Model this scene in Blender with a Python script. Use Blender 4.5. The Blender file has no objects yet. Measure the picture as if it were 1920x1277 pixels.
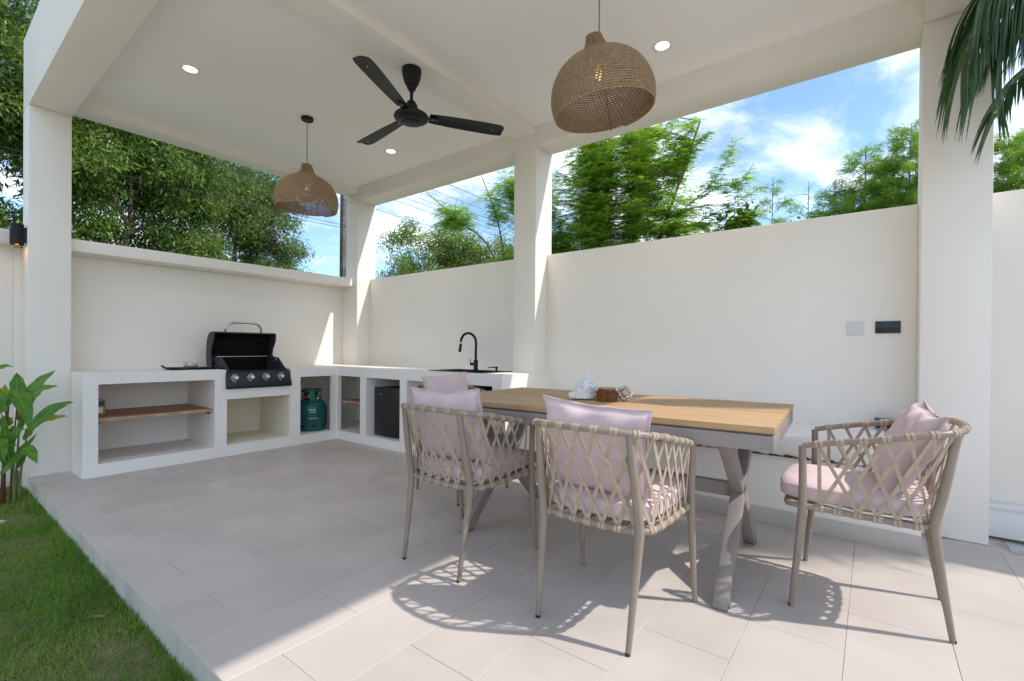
import bpy, bmesh, math, random
import numpy as np
from mathutils import Vector, Matrix, Quaternion
R = math.radians
PI = math.pi
sc = bpy.context.scene
col = sc.collection

# ------------------------------------------------------------------ camera
f_px, cy_px, yaw, pitch, roll = 881.5, 658.9, 0.6547, -0.0047, 0.0083
cam_d = bpy.data.cameras.new('camera')
cam = bpy.data.objects.new('camera', cam_d)
col.objects.link(cam)
F = Vector((math.cos(yaw), math.sin(yaw), 0)); Rt = Vector((math.sin(yaw), -math.cos(yaw), 0)); Up = Vector((0, 0, 1))
F2 = F*math.cos(pitch)+Up*math.sin(pitch); U2 = Up*math.cos(pitch)-F*math.sin(pitch)
R3 = Rt*math.cos(roll)+U2*math.sin(roll); U3 = U2*math.cos(roll)-Rt*math.sin(roll)
cam.matrix_world = Matrix(((R3.x, U3.x, -F2.x, 0), (R3.y, U3.y, -F2.y, 0), (R3.z, U3.z, -F2.z, 1.1), (0, 0, 0, 1)))
cam_d.sensor_width = 36.0
cam_d.lens = 36.0*f_px/1920.0
cam_d.shift_y = (cy_px-638.5)/1920.0
cam_d.clip_start = 0.02; cam_d.clip_end = 2000
sc.camera = cam

# ------------------------------------------------------------------ sky and sun
sun_to = Vector((0.31, -0.737, 1.0)).normalized()
el = math.asin(sun_to.z)
w = bpy.data.worlds.new('World'); sc.world = w; w.use_nodes = True
nt = w.node_tree; nt.nodes.clear()
N = nt.nodes.new; Lk = nt.links.new
out = N('ShaderNodeOutputWorld'); bg = N('ShaderNodeBackground')
sky = N('ShaderNodeTexSky'); sky.sky_type = 'NISHITA'; sky.sun_disc = False
sky.sun_elevation = el; sky.sun_rotation = math.atan2(sun_to.x, sun_to.y)
sky.altitude = 0; sky.air_density = 1.0; sky.dust_density = 0.4; sky.ozone_density = 1.0
tc = N('ShaderNodeTexCoord'); sep = N('ShaderNodeSeparateXYZ'); Lk(tc.outputs['Generated'], sep.inputs[0])
addz = N('ShaderNodeMath'); addz.operation = 'ADD'; addz.inputs[1].default_value = 0.16
absz = N('ShaderNodeMath'); absz.operation = 'ABSOLUTE'; Lk(sep.outputs[2], absz.inputs[0]); Lk(absz.outputs[0], addz.inputs[0])
dx = N('ShaderNodeMath'); dx.operation = 'DIVIDE'; Lk(sep.outputs[0], dx.inputs[0]); Lk(addz.outputs[0], dx.inputs[1])
dy = N('ShaderNodeMath'); dy.operation = 'DIVIDE'; Lk(sep.outputs[1], dy.inputs[0]); Lk(addz.outputs[0], dy.inputs[1])
cmb = N('ShaderNodeCombineXYZ'); Lk(dx.outputs[0], cmb.inputs[0]); Lk(dy.outputs[0], cmb.inputs[1])
def cnoise(scale, det, rough, dist, offs):
    m = N('ShaderNodeMapping'); m.inputs['Location'].default_value = offs; m.inputs['Scale'].default_value = (1, 1.35, 1); m.inputs['Rotation'].default_value = (0, 0, 0.5)
    Lk(cmb.outputs[0], m.inputs[0])
    n = N('ShaderNodeTexNoise'); n.inputs['Scale'].default_value = scale; n.inputs['Detail'].default_value = det
    n.inputs['Roughness'].default_value = rough; n.inputs['Distortion'].default_value = dist; Lk(m.outputs[0], n.inputs['Vector'])
    return n
n1 = cnoise(0.85, 9, 0.56, 0.3, (1.9, 12.4, 0)); n2 = cnoise(3.2, 8, 0.62, 0.5, (0.4, 5.2, 0))
mx = N('ShaderNodeMath'); mx.operation = 'MULTIPLY_ADD'; mx.inputs[1].default_value = 0.35; Lk(n2.outputs[0], mx.inputs[0]); Lk(n1.outputs[0], mx.inputs[2])
rmp = N('ShaderNodeMapRange'); rmp.inputs['From Min'].default_value = 0.585; rmp.inputs['From Max'].default_value = 0.82; rmp.inputs['To Min'].default_value = 0.03; rmp.inputs['To Max'].default_value = 0.92
rmp.interpolation_type = 'SMOOTHSTEP'
Lk(mx.outputs[0], rmp.inputs['Value'])
mixc = N('ShaderNodeMix'); mixc.data_type = 'RGBA'; mixc.inputs['B'].default_value = (7.6, 7.8, 8.2, 1)
tint = N('ShaderNodeMix'); tint.data_type = 'RGBA'; tint.blend_type = 'MULTIPLY'; tint.inputs['Factor'].default_value = 1.0; tint.inputs['B'].default_value = (0.83, 1.0, 1.08, 1)
Lk(sky.outputs[0], tint.inputs['A'])
Lk(rmp.outputs['Result'], mixc.inputs['Factor']); Lk(tint.outputs['Result'], mixc.inputs['A']); Lk(mixc.outputs['Result'], bg.inputs[0])
bg.inputs[1].default_value = 0.15
Lk(bg.outputs[0], out.inputs[0])

sl = bpy.data.lights.new('sun', 'SUN'); sl.energy = 2.75; sl.angle = R(0.9); sl.color = (1.0, 0.95, 0.88)
so = bpy.data.objects.new('sun', sl); col.objects.link(so)
so.rotation_euler = (-sun_to).to_track_quat('-Z', 'Y').to_euler(); so.location = (6, -8, 14)

sc.view_settings.view_transform = 'Standard'; sc.view_settings.look = 'None'
sc.view_settings.exposure = 0.60; sc.view_settings.gamma = 1.0; sc.view_settings.use_curve_mapping = False
sc.cycles.max_bounces = 8; sc.cycles.diffuse_bounces = 6; sc.cycles.transparent_max_bounces = 16
sc.cycles.use_denoising = True

rng = random.Random(7)
nprng = np.random.default_rng(11)

# ------------------------------------------------------------------ materials
MATS = {}
def mat(name, c1, c2=None, rough=0.6, scale=4.0, bump=0.0, bscale=None, metal=0.0, spec=0.4, detail=5, stretch=None, lo=0.35, hi=0.65, trans=0.0, island=0.0, coat=0.0, emis=None, estr=0.0, sheen=0.0, world=False, orand=0.0):
    m = bpy.data.materials.new(name); m.use_nodes = True; nt = m.node_tree
    b = nt.nodes['Principled BSDF']
    b.inputs['Roughness'].default_value = rough; b.inputs['Metallic'].default_value = metal
    b.inputs['Specular IOR Level'].default_value = spec
    b.inputs['Coat Weight'].default_value = coat
    if sheen: b.inputs['Sheen Weight'].default_value = sheen
    tcn = nt.nodes.new('ShaderNodeTexCoord'); mp = nt.nodes.new('ShaderNodeMapping')
    if world:       # one continuous pattern over many loose pieces, a slight tone of its own for each
        gpos = nt.nodes.new('ShaderNodeNewGeometry'); nt.links.new(gpos.outputs['Position'], mp.inputs[0])
    else: nt.links.new(tcn.outputs['Object'], mp.inputs[0])
    if stretch: mp.inputs['Scale'].default_value = stretch
    if c2 is None:
        b.inputs['Base Color'].default_value = (*c1, 1); last = None
    else:
        n = nt.nodes.new('ShaderNodeTexNoise'); n.inputs['Scale'].default_value = scale; n.inputs['Detail'].default_value = detail
        nt.links.new(mp.outputs[0], n.inputs['Vector'])
        mr = nt.nodes.new('ShaderNodeMapRange'); mr.inputs['From Min'].default_value = lo; mr.inputs['From Max'].default_value = hi
        nt.links.new(n.outputs[0], mr.inputs['Value'])
        mixn = nt.nodes.new('ShaderNodeMix'); mixn.data_type = 'RGBA'
        mixn.inputs['A'].default_value = (*c1, 1); mixn.inputs['B'].default_value = (*c2, 1)
        nt.links.new(mr.outputs[0], mixn.inputs['Factor']); last = mixn.outputs['Result']
    if island:
        g = nt.nodes.new('ShaderNodeNewGeometry'); hs = nt.nodes.new('ShaderNodeHueSaturation')
        mm = nt.nodes.new('ShaderNodeMapRange'); mm.inputs['To Min'].default_value = 1-island; mm.inputs['To Max'].default_value = 1+island
        nt.links.new(g.outputs['Random Per Island'], mm.inputs['Value']); nt.links.new(mm.outputs[0], hs.inputs['Value'])
        if last: nt.links.new(last, hs.inputs['Color'])
        else: hs.inputs['Color'].default_value = (*c1, 1)
        last = hs.outputs[0]
    if orand and last:
        oi = nt.nodes.new('ShaderNodeObjectInfo'); h2 = nt.nodes.new('ShaderNodeHueSaturation'); m2 = nt.nodes.new('ShaderNodeMapRange')
        m2.inputs['To Min'].default_value = 1-orand; m2.inputs['To Max'].default_value = 1+orand
        nt.links.new(oi.outputs['Random'], m2.inputs['Value']); nt.links.new(m2.outputs[0], h2.inputs['Value']); nt.links.new(last, h2.inputs['Color']); last = h2.outputs[0]
        off_ = nt.nodes.new('ShaderNodeVectorMath'); off_.operation = 'SCALE'; off_.inputs[0].default_value = (3.1, 7.7, 1.3); nt.links.new(oi.outputs['Random'], off_.inputs['Scale']); nt.links.new(off_.outputs[0], mp.inputs['Location'])
    if world and last:
        oi = nt.nodes.new('ShaderNodeObjectInfo'); h2 = nt.nodes.new('ShaderNodeHueSaturation'); m2 = nt.nodes.new('ShaderNodeMapRange')
        m2.inputs['To Min'].default_value = .965; m2.inputs['To Max'].default_value = 1.03
        nt.links.new(oi.outputs['Random'], m2.inputs['Value']); nt.links.new(m2.outputs[0], h2.inputs['Value']); nt.links.new(last, h2.inputs['Color']); last = h2.outputs[0]
        nr = nt.nodes.new('ShaderNodeTexNoise'); nr.inputs['Scale'].default_value = 4.0; nr.inputs['Detail'].default_value = 8; nt.links.new(mp.outputs[0], nr.inputs['Vector'])
        r3 = nt.nodes.new('ShaderNodeMapRange'); r3.inputs['From Min'].default_value = .3; r3.inputs['From Max'].default_value = .7; r3.inputs['To Min'].default_value = rough-.10; r3.inputs['To Max'].default_value = rough+.16
        nt.links.new(nr.outputs[0], r3.inputs['Value']); nt.links.new(r3.outputs[0], b.inputs['Roughness'])
    if last: nt.links.new(last, b.inputs['Base Color'])
    if bump:
        n3 = nt.nodes.new('ShaderNodeTexNoise'); n3.inputs['Scale'].default_value = bscale or scale*4; n3.inputs['Detail'].default_value = 6
        nt.links.new(mp.outputs[0], n3.inputs['Vector'])
        bp = nt.nodes.new('ShaderNodeBump'); bp.inputs['Strength'].default_value = bump; bp.inputs['Distance'].default_value = 0.01
        nt.links.new(n3.outputs[0], bp.inputs['Height']); nt.links.new(bp.outputs[0], b.inputs['Normal'])
    if trans:
        tr = nt.nodes.new('ShaderNodeBsdfTranslucent'); ms = nt.nodes.new('ShaderNodeMixShader'); ms.inputs[0].default_value = trans
        if last: nt.links.new(last, tr.inputs[0])
        else: tr.inputs[0].default_value = (*c1, 1)
        o = nt.nodes['Material Output']
        nt.links.new(b.outputs[0], ms.inputs[1]); nt.links.new(tr.outputs[0], ms.inputs[2]); nt.links.new(ms.outputs[0], o.inputs[0])
    if emis:
        b.inputs['Emission Color'].default_value = (*emis, 1); b.inputs['Emission Strength'].default_value = estr
    MATS[name] = m
    return m

M = MATS
def leafmat(name, ca, cb, cc, tr=0.3, rough=0.45):
    """leaf colours vary from leaf to leaf (per island) and from branch to branch (noise)"""
    m = bpy.data.materials.new(name); m.use_nodes = True; nt = m.node_tree; b = nt.nodes['Principled BSDF']
    g = nt.nodes.new('ShaderNodeNewGeometry'); r = nt.nodes.new('ShaderNodeValToRGB')
    r.color_ramp.elements[0].color = (*ca, 1); r.color_ramp.elements[1].color = (*cc, 1); r.color_ramp.elements[1].position = 1
    e = r.color_ramp.elements.new(0.55); e.color = (*cb, 1)
    tcn = nt.nodes.new('ShaderNodeTexCoord'); n = nt.nodes.new('ShaderNodeTexNoise'); n.inputs['Scale'].default_value = 2.2; n.inputs['Detail'].default_value = 3
    nt.links.new(tcn.outputs['Object'], n.inputs['Vector'])
    a = nt.nodes.new('ShaderNodeMath'); a.operation = 'MULTIPLY_ADD'; a.inputs[1].default_value = 0.5
    s = nt.nodes.new('ShaderNodeMapRange'); s.inputs['From Min'].default_value = 0.3; s.inputs['From Max'].default_value = 0.7; s.inputs['To Max'].default_value = 0.6; s.inputs['To Min'].default_value = -0.08
    nt.links.new(n.outputs[0], s.inputs['Value']); nt.links.new(g.outputs['Random Per Island'], a.inputs[0]); nt.links.new(s.outputs[0], a.inputs[2])
    nt.links.new(a.outputs[0], r.inputs[0]); nt.links.new(r.outputs[0], b.inputs['Base Color'])
    b.inputs['Roughness'].default_value = rough; b.inputs['Specular IOR Level'].default_value = 0.35
    t = nt.nodes.new('ShaderNodeBsdfTranslucent'); nt.links.new(r.outputs[0], t.inputs[0])
    ms = nt.nodes.new('ShaderNodeMixShader'); ms.inputs[0].default_value = tr
    nt.links.new(b.outputs[0], ms.inputs[1]); nt.links.new(t.outputs[0], ms.inputs[2]); nt.links.new(ms.outputs[0], nt.nodes['Material Output'].inputs[0])
    MATS[name] = m; return m

mat('wall_paint', (0.85, 0.79, 0.722), (0.875, 0.82, 0.755), rough=0.75, scale=1.3, bump=0.16, bscale=7, spec=0.25)
mat('ceiling_paint', (0.89, 0.85, 0.80), (0.90, 0.865, 0.82), rough=0.8, scale=0.9, bump=0.03, bscale=30, spec=0.2)
mat('counter_paint', (0.84, 0.795, 0.745), (0.88, 0.84, 0.795), rough=0.5, scale=2.2, bump=0.06, bscale=30, spec=0.35)
mat('niche_paint', (0.78, 0.70, 0.55), (0.82, 0.76, 0.64), rough=0.7, scale=2.0, bump=0.05, bscale=30)
mat('tile', (0.495, 0.435, 0.39), (0.55, 0.49, 0.443), rough=0.42, scale=2.6, bump=0.04, bscale=9, spec=0.4, detail=9, world=True)
mat('bounce_paving', (0.58, 0.55, 0.52), (0.66, 0.63, 0.60), rough=0.7, scale=2.0, bump=0.05, bscale=20)  # out-of-view ground, made paler to throw sunlight up under the roof
mat('grout', (0.40, 0.36, 0.33), (0.58, 0.53, 0.49), rough=0.9, scale=3.2, lo=0.46, hi=0.56)
mat('slab_side', (0.46, 0.455, 0.41), (0.62, 0.60, 0.555), rough=0.7, scale=3.5, bump=0.1, bscale=30, stretch=(1, 1, 0.25))
mat('soil', (0.09, 0.11, 0.035), (0.19, 0.165, 0.08), rough=0.95, scale=14, bump=0.5, bscale=60)
mat('ground', (0.05, 0.075, 0.02), (0.10, 0.12, 0.04), rough=0.95, scale=0.6, bump=0.3, bscale=20)
mat('frame', (0.25, 0.198, 0.153), (0.275, 0.222, 0.175), rough=0.38, scale=8, spec=0.45)
mat('strap', (0.375, 0.295, 0.215), (0.44, 0.355, 0.27), rough=0.75, scale=30, bump=0.12, bscale=260, spec=0.2)
mat('fabric', (0.655, 0.51, 0.515), (0.69, 0.545, 0.55), rough=0.95, scale=10, bump=0.16, bscale=380, spec=0.08, sheen=0.08)
mat('white_lining', (0.75, 0.74, 0.74), rough=0.9)
mat('rubber', (0.02, 0.02, 0.02), rough=0.7)
mat('table_metal', (0.255, 0.22, 0.20), (0.28, 0.245, 0.222), rough=0.42, scale=6)
mat('teak', (0.37, 0.225, 0.11), (0.475, 0.305, 0.155), rough=0.5, scale=5, bump=0.06, bscale=16, stretch=(14, 1, 14), detail=8, lo=0.3, hi=0.7, orand=0.08)
mat('shelf_wood', (0.25, 0.085, 0.028), (0.42, 0.17, 0.06), rough=0.45, scale=4, bump=0.1, bscale=14, stretch=(1, 9, 9), detail=8, lo=0.3, hi=0.7, orand=0.12)
mat('shelf_edge', (0.30, 0.15, 0.08), (0.46, 0.33, 0.25), rough=0.7, scale=7, stretch=(1, 4, 4))
mat('black_enamel', (0.006, 0.0065, 0.008), rough=0.36, spec=0.35)
mat('grey_enamel', (0.026, 0.027, 0.030), (0.033, 0.034, 0.038), rough=0.5, scale=6, bump=0.03, bscale=200)
mat('soot', (0.003, 0.003, 0.0035), (0.007, 0.0065, 0.0065), spec=0.15, rough=0.8, scale=9)
mat('panel_black', (0.017, 0.019, 0.026), rough=0.4, spec=0.4)
mat('steel', (0.55, 0.53, 0.50), (0.62, 0.60, 0.57), rough=0.22, metal=1.0, scale=12)
mat('print_white', (0.75, 0.75, 0.75), rough=0.6)
mat('matt_black', (0.006, 0.006, 0.007), (0.010, 0.010, 0.011), spec=0.3, rough=0.45, scale=5)
mat('fan_black', (0.005, 0.0055, 0.0065), (0.009, 0.009, 0.010), spec=0.3, rough=0.45, scale=4)
mat('fridge_front', (0.018, 0.017, 0.018), (0.023, 0.022, 0.023), spec=0.35, rough=0.4, scale=3)
mat('cyl_green', (0.003, 0.085, 0.072), (0.005, 0.11, 0.094), rough=0.33, scale=5, spec=0.5)
mat('valve_green', (0.35, 0.48, 0.03), rough=0.4)
mat('red_hose', (0.55, 0.03, 0.02), rough=0.45)
mat('jute', (0.33, 0.215, 0.125), (0.50, 0.355, 0.225), rough=0.9, scale=60, bump=0.6, bscale=300, spec=0.1, trans=0.05, lo=0.3, hi=0.7)
mat('cord_brown', (0.16, 0.13, 0.10), rough=0.7)
mat('cane', (0.13, 0.042, 0.012), (0.33, 0.13, 0.04), rough=0.5, scale=50, bump=0.3, bscale=120)
mat('cane_lid', (0.30, 0.19, 0.10), (0.45, 0.32, 0.18), rough=0.6, scale=40, bump=0.3, bscale=120)
mat('shell', (0.78, 0.78, 0.79), (0.72, 0.69, 0.68), rough=0.55, scale=12, bump=0.15, bscale=60)
mat('shell_pink', (0.62, 0.45, 0.38), rough=0.5)
mat('ball_white', (0.84, 0.81, 0.77), (0.74, 0.67, 0.60), rough=0.6, scale=60)
mat('ball_dark', (0.25, 0.18, 0.14), rough=0.8)
mat('bark', (0.07, 0.048, 0.032), (0.15, 0.11, 0.075), rough=0.9, scale=8, bump=0.5, bscale=40, stretch=(3, 3, 0.6))
mat('twig', (0.15, 0.11, 0.07), (0.22, 0.17, 0.11), rough=0.9, scale=8)
mat('green_stem', (0.12, 0.17, 0.05), (0.18, 0.19, 0.07), rough=0.8, scale=8)
mat('brown_stem', (0.09, 0.03, 0.015), (0.16, 0.07, 0.03), rough=0.6, scale=12, stretch=(1, 1, 0.3))
mat('pole_conc', (0.10, 0.09, 0.085), (0.20, 0.185, 0.17), rough=0.9, scale=6, bump=0.3, bscale=40)
mat('wire', (0.02, 0.02, 0.022), rough=0.6)
mat('plastic_white', (0.70, 0.68, 0.65), rough=0.4)
mat('switch_black', (0.012, 0.014, 0.018), rough=0.25, spec=0.5)
mat('moss', (0.06, 0.065, 0.012), (0.16, 0.12, 0.02), rough=0.95, scale=30, bump=0.6, bscale=90)
mat('box_yellow', (0.38, 0.27, 0.04), (0.30, 0.20, 0.03), rough=0.5, scale=10)
mat('box_blue', (0.03, 0.05, 0.16), rough=0.5)
mat('book_blue', (0.03, 0.06, 0.09), (0.16, 0.30, 0.38), rough=0.4, scale=45, lo=0.45, hi=0.6)
mat('heliconia', (0.07, 0.20, 0.018), (0.12, 0.28, 0.025), rough=0.32, scale=7, spec=0.5, trans=0.25, stretch=(3, 3, 3))
mat('heliconia_yellow', (0.34, 0.40, 0.03), (0.26, 0.36, 0.03), rough=0.4, scale=7, trans=0.3)
mat('heliconia_rib', (0.25, 0.36, 0.08), rough=0.4)
mat('palm_leaf', (0.03, 0.078, 0.024), (0.075, 0.14, 0.045), rough=0.33, scale=6, spec=0.5, trans=0.12)
mat('palm_rib', (0.10, 0.13, 0.05), (0.16, 0.17, 0.08), rough=0.5, scale=8)
mat('dry_leaf', (0.16, 0.12, 0.085), (0.22, 0.17, 0.12), rough=0.9, scale=20)
mat('stone', (0.42, 0.41, 0.40), (0.58, 0.57, 0.56), rough=0.85, scale=9, bump=0.3, bscale=40)
mat('lamp_glow', (1, 1, 1), emis=(1.0, 0.86, 0.66), estr=6.0)
mat('bulb_glow', (1, 0.8, 0.5), emis=(1.0, 0.62, 0.25), estr=2.5)
mat('sconce_glow', (1, 0.8, 0.5), emis=(1.0, 0.50, 0.16), estr=1.6)
mat('trim_white', (0.78, 0.77, 0.76), rough=0.4)
leafmat('leaf_a', (0.028, 0.078, 0.013), (0.12, 0.215, 0.033), (0.35, 0.42, 0.095), tr=0.38)
leafmat('leaf_b', (0.06, 0.115, 0.03), (0.16, 0.245, 0.06), (0.34, 0.41, 0.13), tr=0.4)
leafmat('leaf_far', (0.10, 0.18, 0.035), (0.21, 0.32, 0.06), (0.36, 0.42, 0.11), tr=0.4)
leafmat('leaf_feather', (0.14, 0.32, 0.024), (0.30, 0.50, 0.04), (0.50, 0.63, 0.08), tr=0.58)
leafmat('leaf_fine', (0.13, 0.28, 0.03), (0.26, 0.44, 0.05), (0.42, 0.57, 0.09), tr=0.5)
leafmat('leaf_bush', (0.04, 0.12, 0.012), (0.10, 0.24, 0.02), (0.22, 0.36, 0.03), tr=0.3)
leafmat('grass_blade', (0.075, 0.175, 0.02), (0.17, 0.33, 0.034), (0.36, 0.38, 0.11), tr=0.3, rough=0.6)

# ------------------------------------------------------------------ mesh helpers
class MB:
    def __init__(s): s.v = []; s.f = []
    def add(s, vs, fs):
        o = len(s.v); s.v += [tuple(p) for p in vs]; s.f += [tuple(i+o for i in q) for q in fs]; return s
    def box(s, x0, x1, y0, y1, z0, z1):
        return s.add([(x0, y0, z0), (x1, y0, z0), (x1, y1, z0), (x0, y1, z0), (x0, y0, z1), (x1, y0, z1), (x1, y1, z1), (x0, y1, z1)],
                     [(0, 3, 2, 1), (4, 5, 6, 7), (0, 1, 5, 4), (1, 2, 6, 5), (2, 3, 7, 6), (3, 0, 4, 7)])
    def obox(s, c, ax, ay, az):
        c = Vector(c); vs = []
        for k in ((-1, -1, -1), (1, -1, -1), (1, 1, -1), (-1, 1, -1), (-1, -1, 1), (1, -1, 1), (1, 1, 1), (-1, 1, 1)):
            vs.append(c+Vector(ax)*k[0]+Vector(ay)*k[1]+Vector(az)*k[2])
        return s.add(vs, [(0, 3, 2, 1), (4, 5, 6, 7), (0, 1, 5, 4), (1, 2, 6, 5), (2, 3, 7, 6), (3, 0, 4, 7)])
    def tube(s, pts, r, n=8, caps=True, flat=None, up=None):
        pts = [Vector(p) for p in pts]; m = len(pts)
        rs = r if isinstance(r, (list, tuple)) else [r]*m
        t0 = (pts[1]-pts[0]).normalized()
        a = Vector(up) if up is not None else (Vector((0, 0, 1)) if abs(t0.z) < 0.9 else Vector((1, 0, 0)))
        nrm = (a-t0*a.dot(t0)).normalized(); vs = []
        for i, p in enumerate(pts):
            t = (pts[min(i+1, m-1)]-pts[max(i-1, 0)]).normalized()
            nrm = (nrm-t*nrm.dot(t)).normalized(); b = t.cross(nrm)
            for k in range(n):
                an = 2*PI*k/n
                fx = flat if flat else 1.0
                vs.append(p+nrm*(math.cos(an)*rs[i]*fx)+b*(math.sin(an)*rs[i]))
        fs = [(i*n+k, i*n+(k+1) % n, (i+1)*n+(k+1) % n, (i+1)*n+k) for i in range(m-1) for k in range(n)]
        if caps: fs += [tuple(range(n-1, -1, -1)), tuple((m-1)*n+k for k in range(n))]
        return s.add(vs, fs)
    def lathe(s, prof, n=24, c=(0, 0, 0), cap0=True, cap1=True):
        vs = [(c[0]+r*math.cos(2*PI*k/n), c[1]+r*math.sin(2*PI*k/n), c[2]+z) for r, z in prof for k in range(n)]
        m = len(prof)
        fs = [(i*n+k, i*n+(k+1) % n, (i+1)*n+(k+1) % n, (i+1)*n+k) for i in range(m-1) for k in range(n)]
        if cap0: fs.append(tuple(range(n-1, -1, -1)))
        if cap1: fs.append(tuple((m-1)*n+k for k in range(n)))
        return s.add(vs, fs)
    def ribbon(s, pts, wdir, ndir, wid, th):
        """flat strap of rectangular section along pts"""
        pts = [Vector(p) for p in pts]; vs = []; m = len(pts)
        for i, p in enumerate(pts):
            wd = wdir[i] if isinstance(wdir, list) else wdir; nd = ndir[i] if isinstance(ndir, list) else ndir
            for a, b in ((-1, -1), (1, -1), (1, 1), (-1, 1)): vs.append(p+wd*(a*wid/2)+nd*(b*th/2))
        fs = [(i*4+k, i*4+(k+1) % 4, (i+1)*4+(k+1) % 4, (i+1)*4+k) for i in range(m-1) for k in range(4)]
        fs += [(3, 2, 1, 0), tuple((m-1)*4+k for k in range(4))]
        return s.add(vs, fs)
    def mesh(s, name, material, smooth=False, bevel=0, bseg=2, angle=35):
        me = bpy.data.meshes.new(name); me.from_pydata(s.v, [], s.f); me.update()
        bm = bmesh.new(); bm.from_mesh(me)
        bmesh.ops.recalc_face_normals(bm, faces=bm.faces)
        if bevel:
            es = [e for e in bm.edges if e.is_manifold and e.calc_face_angle(0) > R(30)]
            bmesh.ops.bevel(bm, geom=es, offset=bevel, segments=bseg, profile=0.5, affect='EDGES', clamp_overlap=True)
        bm.to_mesh(me); bm.free()
        if smooth or bevel:
            for p in me.polygons: p.use_smooth = True
            me.set_sharp_from_angle(angle=R(angle))
        me.materials.append(M[material] if isinstance(material, str) else material)
        return me
    def build(s, name, material, parent=None, smooth=False, bevel=0, **k):
        return put(name, s.mesh(name, material, smooth, bevel, **k), parent)

def put(name, me, parent=None):
    o = bpy.data.objects.new(name, me); col.objects.link(o)
    if parent: o.parent = parent
    return o
def tag(o, label, cat, group=None, kind=None):
    o['label'] = label; o['category'] = cat
    if group: o['group'] = group
    if kind: o['kind'] = kind
    return o
def thing(name, label, cat, loc=(0, 0, 0), rz=0, group=None):
    o = bpy.data.objects.new(name, None); col.objects.link(o); o.empty_display_size = 0.1
    o.location = loc; o.rotation_euler = (0, 0, rz)
    return tag(o, label, cat, group)
def structure(o): o['kind'] = 'structure'; return o
def copy_tree(o, parent=None):
    c = o.copy(); col.objects.link(c); c.parent = parent
    for ch in list(o.children): copy_tree(ch, c)
    return c
def spline(pts, n):
    """Catmull-Rom through pts, n samples uniform in arc length"""
    P = [Vector(p) for p in pts]; P = [P[0]*2-P[1]]+P+[P[-1]*2-P[-2]]; o = []
    for i in range(1, len(P)-2):
        for k in range(24):
            t = k/24; a, b, c, d = P[i-1], P[i], P[i+1], P[i+2]
            o.append(0.5*((2*b)+(c-a)*t+(2*a-5*b+4*c-d)*t*t+(3*b-a-3*c+d)*t**3))
    o.append(P[-2]); L = [0]
    for i in range(1, len(o)): L.append(L[-1]+(o[i]-o[i-1]).length)
    res = []; j = 0
    for k in range(n):
        s = L[-1]*k/(n-1)
        while j < len(L)-2 and L[j+1] < s: j += 1
        q = (s-L[j])/max(1e-9, L[j+1]-L[j]); res.append(o[j].lerp(o[j+1], min(1, max(0, q))))
    return res
def np_mesh(name, verts, quads, material, parent=None, smooth=False):
    me = bpy.data.meshes.new(name); nv = len(verts); nf = len(quads); k = quads.shape[1]
    me.vertices.add(nv); me.vertices.foreach_set('co', np.asarray(verts, np.float32).ravel())
    me.loops.add(nf*k); me.polygons.add(nf)
    me.loops.foreach_set('vertex_index', np.asarray(quads, np.int32).ravel())
    me.polygons.foreach_set('loop_start', np.arange(0, nf*k, k, dtype=np.int32))
    me.update(calc_edges=True)
    if smooth:
        me.polygons.foreach_set('use_smooth', np.ones(nf, bool))
    me.materials.append(M[material]); return put(name, me, parent)
def leaves(P, D, Nn, L, W):
    """one rhombus per leaf: base point P, direction D, face normal Nn, length L, width W (arrays)"""
    D = D/np.linalg.norm(D, axis=1, keepdims=True); S = np.cross(D, Nn); S /= np.linalg.norm(S, axis=1, keepdims=True)+1e-9
    n = len(P); V = np.empty((n, 4, 3)); L = np.asarray(L).reshape(-1, 1); W = np.asarray(W).reshape(-1, 1)
    V[:, 0] = P; V[:, 1] = P+D*L*0.45+S*W*0.5; V[:, 2] = P+D*L; V[:, 3] = P+D*L*0.45-S*W*0.5
    return V.reshape(-1, 3), np.arange(n*4).reshape(n, 4)

# ================================================================== SETTING
g = MB(); S = 400.0
g.add([(-S, -S, -0.135), (S, -S, -0.135), (S, S, -0.135), (-S, S, -0.135)], [(0, 1, 2, 3)])
structure(g.build('ground', 'ground'))
lawn = MB(); nx, ny = 24, 60
vs = []
for j in range(ny+1):
    for i in range(nx+1):
        x = -3.0+3.645*i/nx; y = 0.0+5.9*j/ny
        vs.append((x, y, -0.118+0.010*math.sin(x*7+y*3)*math.sin(y*5-x*2)))
lawn.add(vs, [(j*(nx+1)+i, j*(nx+1)+i+1, (j+1)*(nx+1)+i+1, (j+1)*(nx+1)+i) for j in range(ny) for i in range(nx)])
structure(lawn.build('lawn', 'soil', smooth=True))

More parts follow.
